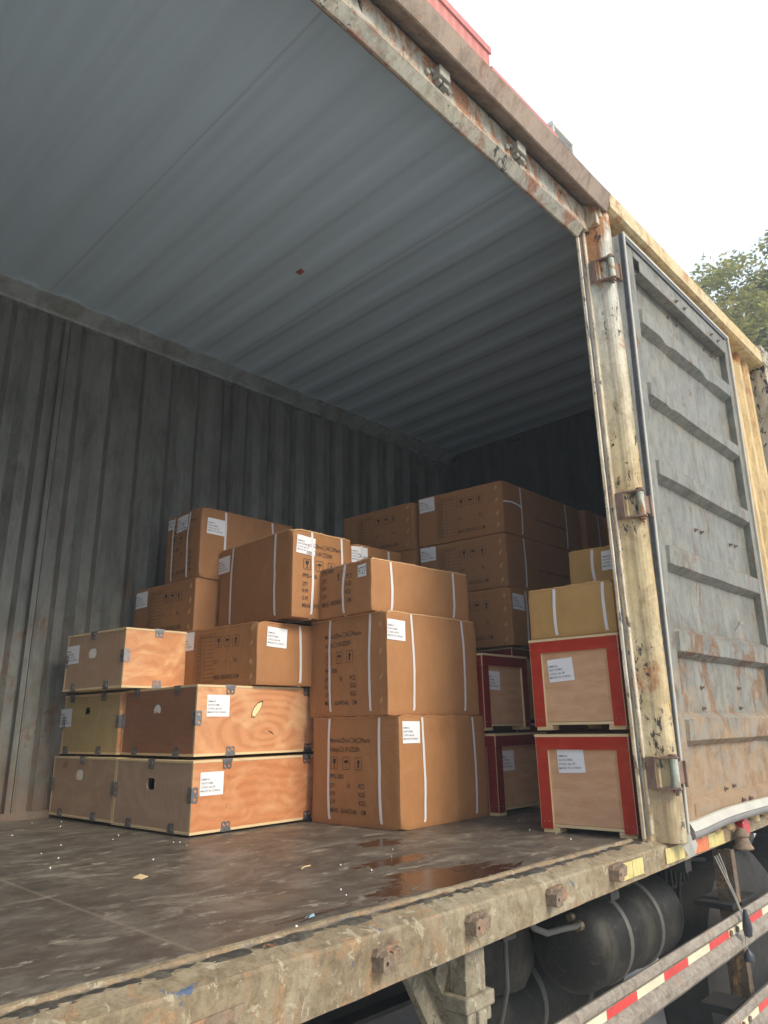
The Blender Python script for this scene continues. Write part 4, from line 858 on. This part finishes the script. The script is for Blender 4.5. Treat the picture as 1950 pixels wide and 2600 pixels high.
# support leg
m = MB(); m.box(-.915, .004, -.70, -.845, .050, -.118); m.build('support_leg', M_MUD, trl, bevel=.003, sub=2, jit=.002)
m = MB(); m.box(-.932, -.008, -.235, -.828, .062, -.205); m.box(-.922, -.004, -.262, -.838, .056, -.236); m.box(-.895, -.012, -.70, -.865, .006, -.235); m.build('leg_collar', M_MUD, trl, bevel=.005)
for a, b, wd in (((-.80, .30, -.20), (-.60, .30, -.52), .052), ((-.575, .34, -.20), (-.74, .34, -.56), .05), ((-.42, .55, -.30), (.2, .75, -.60), .05)):
    a, b = Vector(a), Vector(b); d = (b - a).normalized(); s = d.cross(Vector((0, 1, 0))).normalized() * wd / 2; m = MB(); q = Vector((0, .012, 0))
    m.add([a - s - q, a + s - q, b + s - q, b - s - q, a - s + q, a + s + q, b + s + q, b - s + q], [(0, 1, 2, 3), (4, 5, 6, 7), (0, 1, 5, 4), (1, 2, 6, 5), (2, 3, 7, 6), (3, 0, 4, 7)])
    m.add([a + s - q, a + s * 1.0 - q * 4, b + s * 1.0 - q * 4, b + s - q], [(0, 1, 2, 3)]); m.build('brace', M_MUD if wd == .052 else M_BLK2 if a.y > .5 else M_MUD, trl)
# chassis
m = MB(); m.box(XL, .72, -.48, XR + 1, .735, -.12); m.box(XL, .66, -.135, XR + 1, .80, -.12); m.box(XL, .66, -.49, XR + 1, .80, -.475); m.build('chassis_beam', M_BLK2, trl)
m = MB(); m.box(XL, 1.62, -.48, XR + 1, 1.635, -.12); m.box(XL, 1.56, -.135, XR + 1, 1.70, -.12); m.box(XL, 1.56, -.49, XR + 1, 1.70, -.475); m.build('chassis_beam', M_BLK2, trl)
for x in [XL + .3 + .52 * i for i in range(12)]: m = MB(); m.box(x, -.02, -.118, x + .05, W, -.045); m.build('cross_member', M_BLK2, trl)
m = MB(); m.box(XL, .04, -.040, XR, W + .04, -.0305); m.build('floor_underside', M_BLK2, trl)
# air tanks
for (x0, x1, y, z, r) in ((.0, .70, .33, -.350, .148), (-.05, .9, .70, -.62, .15)):
    m = MB(); m.lathe((x0, y, z), (1, 0, 0), [(0, r * .15), (.006, r * .5), (.022, r * .8), (.05, r * .97), (.075, r), (x1 - x0 - .075, r), (x1 - x0 - .05, r * .97), (x1 - x0 - .02, r * .8), (x1 - x0, r * .2)], 36); tk = m.build('air_tank', M_BLK, trl, smooth=50)
    for q in (.27, .62):
        m = MB(); m.lathe((x0 + (x1 - x0) * q, y, z), (1, 0, 0), [(0, r + .001), (.001, r + .006), (.024, r + .006), (.025, r + .001)], 36)
        m.build('tank_strap', bpy.data.materials.get('grey_strap_steel') or m_plain('grey_strap_steel', (.16, .155, .14), .6, .3), tk, smooth=40)
m = MB(); m.lathe((-.02, .62, -.20), (0, 0, -1), [(0, .15), (.16, .165), (.24, .160), (.30, .13), (.33, .05)], 28); m.build('air_bag', M_BLK, trl, smooth=50)
m = MB(); m.lathe((-.52, .40, -.33), (1, .3, 0), [(0, .05), (.004, .085), (.02, .095), (.05, .095), (.06, .088), (.075, .095), (.10, .09), (.12, .04)], 28); m.build('brake_chamber', m_plain('rusty_brown_drum', (.10, .055, .035), .7, var=.5, scale=12), trl, smooth=40)
m = MB(); m.tube([(-.50, .12, -.13), (-.42, .15, -.185), (-.34, .16, -.215), (-.24, .18, -.228), (-.10, .21, -.250), (-.01, .25, -.265)], .009, 10); m.build('air_hose', m_plain('grey_hose', (.10, .10, .09), .5), trl, smooth=True)
m = MB(); m.cyl((-.022, .25, -.27), (.0, .25, -.27), .016, 8); m.cyl((-.018, .28, -.25), (.004, .28, -.25), .012, 8); m.build('tank_fitting', m_plain('brass_fitting', (.25, .20, .12), .5, .6), trl)
for k, pth in enumerate(([(-.7, .5, -.16), (-.3, .5, -.24), (.2, .45, -.17), (.9, .5, -.22)], [(.1, .25, -.14), (.3, .22, -.19), (.6, .24, -.15), (1.0, .22, -.2)], [(-.35, .30, -.14), (-.30, .34, -.40), (-.15, .5, -.62), (.1, .6, -.7)], [(.72, .20, -.14), (.75, .24, -.30), (.90, .30, -.50), (1.0, .3, -.8)])):
    m = MB(); m.tube(pth, .008, 8); m.build('air_line', M_BLK2 if k % 2 else bpy.data.materials['grey_hose'], trl, smooth=True)
# wheels, mudguard and battery box further along
for x in (1.25, 2.30):
    wd = bpy.data.objects.new('wheel', None); C.objects.link(wd); wd.parent = trl; wd.location = (x, .26, -.66)
    m = MB(); m.lathe((0, -.14, 0), (0, 1, 0), [(0, .27), (.01, .34), (.03, .44), (.06, .475), (.24, .475), (.27, .44), (.29, .34), (.30, .27)], 40); m.build('tyre', m_plain('tyre_rubber', (.028, .027, .026), .85, var=.4, scale=20), wd, smooth=40)
    m = MB(); m.lathe((0, -.12, 0), (0, 1, 0), [(0, .26), (.01, .272), (.03, .24), (.07, .20), (.10, .10), (.06, .08), (.05, .02)], 32); m.build('rim', M_MUD, wd, smooth=40)
m = MB(); m.box(.78, .30, -.30, 1.05, .62, -.12); 
for i in range(6): m.box(.80 + .04 * i, .285, -.285, .815 + .04 * i, .30, -.135)
m.build('battery_box', M_BLK, trl, bevel=.004)
m = MB(); m.box(.28, .40, -.205, .50, .62, -.10); m.box(.55, .36, -.42, .60, .40, -.11); m.box(.63, .36, -.42, .67, .40, -.11); m.build('valve_block', M_BLK2, trl, bevel=.004)
# side guard rails: W section with red and white tape
def guard(x0, x1, z0, z1, y0=-.055):
    P = [(0, 0), (-.012, .004), (-.020, -.010), (-.020, -.020), (-.004, -.034), (-.004, -.060), (-.012, -.068), (-.022, -.080), (-.022, -.100), (-.010, -.114), (0, -.118), (.004, -.112), (-.014, -.098), (-.014, -.080), (.002, -.060), (.002, -.032), (-.012, -.020), (-.012, -.006)]
    m = MB(); n = 40; vs = []; k = len(P)
    for i in range(n + 1):
        x = x0 + (x1 - x0) * i / n; z = z0 + (z1 - z0) * i / n; vs += [(x, y0 + a, z + b) for a, b in P]
    m.add(vs, [(i * k + a, i * k + (a + 1) % k, (i + 1) * k + (a + 1) % k, (i + 1) * k + a) for i in range(n) for a in range(k)]); g = m.build('guard_rail', m_worn('guard_steel', [(.24, .205, .165), (.30, .265, .22)], el=1.2, rust=.35, rustcol=((.20, .12, .08), (.36, .24, .16)), streak=0, chip=.3, chipcol=(.16, .12, .10), rough=.6, seed=60, scale=3) if 'guard_steel' not in bpy.data.materials else bpy.data.materials['guard_steel'], trl, smooth=35, jit=.0012)
    for c, col_ in (('r', 'red_tape'), ('w', 'white_tape')):
        L = .172; x = x0 + (0 if c == 'r' else L) + .09
        while x < x1 - .02:
            b = min(x + L, x1); za = z0 + (z1 - z0) * (x - x0) / (x1 - x0); zb = z0 + (z1 - z0) * (b - x0) / (x1 - x0)
            m = MB(); m.add([(x, y0 - .0052, za - .058), (b, y0 - .0052, zb - .058), (b, y0 - .0052, zb - .036), (x, y0 - .0052, za - .036)], [(0, 1, 2, 3)]); x += 2 * L
            m.build('reflective_tape', bpy.data.materials.get(col_) or (m_plain(col_, (.55, .04, .035), .35, var=.25, scale=14) if c == 'r' else m_plain(col_, (.60, .56, .40), .35, var=.15, scale=14)), g)
    m = MB()
    for xx in (.44, .50, 1.4): zz_ = z0 + (z1 - z0) * (xx - x0) / (x1 - x0); m.cyl((xx, y0 - .004, zz_ - .047), (xx, y0 - .012, zz_ - .047), .010, 8)
    m.build('guard_bolt', M_BOLT, g)
guard(-1.9, 1.9, -.332, -.248); guard(-1.9, 1.9, -.605, -.510)
m = MB(); m.box(.655, -.020, -1.02, .692, .012, -.10); m.box(.655, .010, -1.02, .660, .05, -.10); m.build('guard_post', m_worn('guard_post_rust', [(.12, .085, .055), (.15, .12, .09)], el=1, rust=.7, streak=.4, rough=.7, seed=62, scale=3, rustcol=((.30, .15, .06), (.45, .27, .12))), trl, bevel=.003)
m = MB(); m.box(-1.75, -.030, -1.02, -1.69, .03, -.12); m.build('guard_post', bpy.data.materials['guard_post_rust'], trl, bevel=.003)
m = MB(); m.box(.60, -.02, -.295, .86, .12, -.275); m.build('guard_bracket', M_BLK2, trl, bevel=.003); m = MB(); m.box(.50, -.01, -.60, .64, .10, -.575); m.build('guard_bracket', M_BLK2, trl, bevel=.003)
# cords and a small dark flask hanging from the sill
hc = thing('hanging_cord', 'thin grey cords with a small dark flask, hanging over the guard rail', 'cord', (.49, -.09, -.40))
m = MB(); P = lambda x, y, z: (x - .49, y + .09, z + .40)
for k in range(2): m.tube([P(.40 + .02 * k, -.058, -.085), P(.44 + .015 * k, -.066, -.15), P(.475 + .012 * k, -.078, -.22), P(.492 + .006 * k, -.088, -.275), P(.492, -.09, -.33), P(.486, -.09, -.385)], .0022, 6)
m.tube([P(.445, -.056, -.082), P(.476, -.058, -.13), P(.486, -.062, -.175), P(.478, -.066, -.20)], .0022, 6); m.build('cords', m_plain('grey_cord', (.34, .32, .27), .7), hc)
m = MB(); m.lathe(P(.498, -.098, -.345), (0, 0, 1), [(0, .004), (.006, .013), (.03, .016), (.055, .013), (.075, .008), (.085, .006)], 14); m.lathe(P(.486, -.094, -.418), (0, 0, 1), [(0, .004), (.004, .016), (.022, .017), (.036, .007), (.04, .004)], 14); m.build('flask', m_plain('dark_plastic', (.03, .035, .042), .35), hc, smooth=45)

# ------------------------------------------------------------------ litter on the container floor
first = None
for i, (x, y) in enumerate([(-1.05, 2.15), (-1.02, 1.94), (-.95, 2.10), (-1.05, 1.43), (-.99, 1.51), (-.95, 1.20), (-.935, 1.185), (-1.22, 1.45), (-1.33, 1.33), (-1.33, 1.2), (-1.41, 1.06), (-1.24, 1.83), (-.96, 1.1), (-.87, .46), (-.87, .34), (-1.08, .23), (-1.11, .18), (-1.35, .06), (-.69, .44), (-.02, .30), (.0, .42), (.20, .60), (-.60, .52), (-1.16, .95), (-.1, .2)]):
    if first is None:
        bm = bmesh.new(); bmesh.ops.create_icosphere(bm, subdivisions=2, radius=.0022)
        for v in bm.verts: v.co += mnoise.noise_vector(v.co * 300) * .0012
        me = bpy.data.meshes.new('foam_bead'); bm.to_mesh(me); bm.free(); me.materials.append(m_plain('bead_white', (.85, .85, .82), .5, var=.02)); first = bpy.data.objects.new('foam_bead', me); o = first
    else: o = first.copy()
    C.objects.link(o); o.location = (x, y, .0034); o.rotation_euler = (i, i * 2, 0); s = random.uniform(.7, 1.15); o.scale = (s, s, s)
    tag(o, 'tiny white crumb of packing foam scattered on the container floor', 'foam bead', 'foam crumbs on the container floor')
m = MB(); m.add([(-.016, -.012, .001), (.014, -.014, .002), (.018, .012, .006), (-.012, .014, .002), (-.016, -.012, .003), (.014, -.014, .004), (.018, .012, .008), (-.012, .014, .004)], [(0, 1, 2, 3), (4, 5, 6, 7), (0, 1, 5, 4), (1, 2, 6, 5), (2, 3, 7, 6), (3, 0, 4, 7)])
o = m.build('wood_chip', M_PALE); o.location = (-1.312, .738, 0); o.rotation_euler = (0, 0, .5); tag(o, 'pale square wood chip lying on the dark container floor', 'wood chip')
m = MB(); m.tube([(0, 0, .003), (.02, .012, .004), (.045, .018, .003)], .0018, 6); o = m.build('wood_splinter', M_PALE); o.location = (-.975, .50, 0); tag(o, 'thin pale wood splinter beside the wet patch on the floor', 'wood splinter')
m = MB(); m.tube([(-.10, .01, .004), (-.03, .0, .004), (.03, -.012, .005), (.10, -.03, .004)], [.001, .002, .002, .001], 6); m.tube([(-.06, -.02, .004), (.0, -.006, .004), (.04, .0, .004)], [.001, .0025, .001], 6)
o = m.build('twig', m_plain('dark_twig', (.06, .03, .02), .7)); o.location = (-1.27, .11, 0); o.rotation_euler = (0, 0, .2); tag(o, 'thin dark twig lying on the floor near the sill', 'twig')
m = MB(); m.add([(-.012, -.004, .001), (.012, -.007, .004), (.016, .002, .007), (-.004, .006, .002)], [(0, 1, 2, 3)]); o = m.build('plastic_scrap', m_plain('pale_blue_plastic', (.30, .50, .55), .3)); o.location = (-1.292, .095, .001); tag(o, 'small pale blue plastic scrap next to the twig', 'plastic scrap')

# ------------------------------------------------------------------ yard and what stands beyond
def ground_mat():
    t = NT('yard_concrete'); a = t.noise(.35, 6, .6); b = t.noise(9, 8, .7)
    c = t.ramp(a, [(.35, (.38, .38, .37)), (.65, (.48, .47, .45))]); c = t.mix(.5, c, t.ramp(b, [(.3, (.7, .68, .65)), (.6, (1, 1, 1))]), 'MULTIPLY'); return t.done(c, .85, t.bump(b, .3, .02))
m = MB(); m.add([(-300, -300, GZ), (300, -300, GZ), (300, 300, GZ), (-300, 300, GZ)], [(0, 1, 2, 3)]); tag(m.build('ground', ground_mat()), kind='structure')
rb = thing('red_building', 'tall red sheet-metal building with a stepped roofline above the container', 'building', (0, 4, GZ))
MRB = NT('red_sheet_metal'); q = MRB.math('SINE', MRB.math('MULTIPLY', MRB.sep()[0], 30)); MRB = MRB.done(MRB.ramp(MRB.noise(.6, 4), [(.3, (.42, .10, .075)), (.7, (.48, .13, .09))]), .5, MRB.bump(q, .3, .02))
m = MB(); m.box(-16, 0, 0, 5.77, 9, 12.52); m.build('upper_wing', MRB, rb); m = MB(); m.box(5.77, .02, 0, 7.9, 9, 12.15); m.build('lower_wing', MRB, rb)
m = MB(); m.box(-16, -.06, 0, 7.95, 0, 4.2); m.build('added_dark_base', m_plain('dark_base_shade', (.05, .05, .045), .9, var=.3, scale=2), rb)  # dark band added so the view under the trailer stays black
m = MB(); m.box(-16, -.03, 12.42, 5.80, 0, 12.56); m.box(5.80, -.02, 12.05, 7.92, .02, 12.18); m.build('roof_edge', MRB, rb)
tw = thing('cooling_tower', 'beige louvred rooftop tower just above the container roof', 'tower', (11.73, 6, GZ))
MT = m_plain('beige_louvre', (.52, .50, .44), .6, var=.08)
m = MB(); m.box(.06, .06, 0, .95, 1.5, 16.6); m.build('tower_core', m_plain('louvre_shadow', (.30, .29, .26), .7), tw); m = MB()
for i in range(14): z = 14.2 + i * .17; m.extr([(0, z), (.10, z + .10), (.12, z + .10), (.02, z - .01)], 0, 1.01, 'x'); m.extr([(0, z), (.10, z + .10), (.12, z + .10), (.02, z - .01)], 0, 1.5, 'y')
m.build('louvres', MT, tw); m = MB(); m.box(-.03, -.03, 16.58, 1.04, 1.55, 16.70); m.box(-.02, -.02, 0, .05, .05, 16.58); m.box(.96, -.02, 0, 1.03, .05, 16.58); m.build('tower_frame', MT, tw)

def leaf_mat(name, a, b):
    t = NT(name); g = t.n('NewGeometry'); f = t.noise(3.0, 3, .6); c = t.ramp(f, [(.35, a), (.65, b)]); ri = t.math('ADD', .75, t.math('MULTIPLY', g.outputs['Random Per Island'], .6)); c = t.mix(1, c, ri, 'MULTIPLY')
    t.b.inputs['Transmission Weight'].default_value = 0; t.done(c, .5)
    tr = t.n('BsdfTranslucent'); t.l(c, tr.inputs[0]); ms = t.n('MixShader'); ms.inputs[0].default_value = .35; t.l(t.b.outputs[0], ms.inputs[1]); t.l(tr.outputs[0], ms.inputs[2])
    t.l(ms.outputs[0], t.t.nodes['Material Output'].inputs[0]); return t.m
ML = leaf_mat('broad_leaf', (.22, .25, .055), (.42, .40, .11)); MBK = m_plain('bark', (.09, .07, .05), .9, var=.3)
def tree(label, loc, crowns, nleaf, size, seed):
    rnd = random.Random(seed); t = thing('broadleaf_tree', label, 'tree', loc); m = MB(); base = Vector((0, 0, 0)); top = Vector((0, 0, crowns[0][2] * .55))
    m.tube([base, top * .5 + Vector((.1, .05, 0)), top], [.26, .20, .14], 10)
    for c in crowns:
        for k in range(7):
            e = Vector(c[:3]) + Vector((rnd.uniform(-1, 1), rnd.uniform(-1, 1), rnd.uniform(-.7, .9))) * c[3] * .75; md = top.lerp(e, .5) + Vector((0, 0, -.3)); m.tube([top, md, e], [.09, .05, .015], 6)
    m.build('trunk', MBK, t); m = MB(); clumps = []
    for c in crowns:
        for k in range(int(34 * c[3] ** 2)):
            d = Vector((rnd.gauss(0, 1), rnd.gauss(0, 1), rnd.gauss(0, 1))).normalized() * c[3] * rnd.uniform(.45, 1) ** .6; d.z *= .92; clumps.append((Vector(c[:3]) + d, rnd.uniform(.22, .50)))
    for i in range(nleaf):
        c, r = rnd.choice(clumps); p = c + Vector((rnd.gauss(0, .5), rnd.gauss(0, .5), rnd.gauss(0, .42))) * r; a = Vector((rnd.gauss(0, 1), rnd.gauss(0, 1), rnd.gauss(0, .5))).normalized(); b = a.cross(Vector((rnd.gauss(0, 1), rnd.gauss(0, 1), rnd.gauss(0, 1)))).normalized(); s = size * rnd.uniform(.6, 1.3)
        m.add([p - a * s, p + b * s * .42, p + a * s, p - b * s * .42], [(0, 1, 2, 3)])
    m.build('crown', ML, t); return t
tree('yellow-green broadleaf tree beyond the right end of the container', (12.5, 1.05, GZ), [(0, 1.75, 9.35, 1.7), (.8, -.5, 9.9, 1.9), (.3, .6, 8.0, 2.3), (.3, 2.1, 8.0, 1.35), (.5, 1.0, 6.4, 1.8)], 95000, .062, 3)

# thin mist in the yard air; its blue also stands in for lens flare
m = MB(); m.box(-24, -16, GZ - 1, 30, 26, 19); hz = m.build('haze', None) if False else None
me = bpy.data.meshes.new('haze'); me.from_pydata(m.v, [], m.f); hm = bpy.data.materials.new('haze'); hm.use_nodes = True; t = hm.node_tree
t.nodes.remove(t.nodes['Principled BSDF']); pv = t.nodes.new('ShaderNodeVolumePrincipled'); pv.inputs['Color'].default_value = (.78, .90, 1.0, 1); pv.inputs['Density'].default_value = 0.0095; pv.inputs['Anisotropy'].default_value = 0.1
t.links.new(pv.outputs[0], t.nodes['Material Output'].inputs['Volume']); me.materials.append(hm); hz = bpy.data.objects.new('haze', me); C.objects.link(hz); tag(hz, kind='stuff')
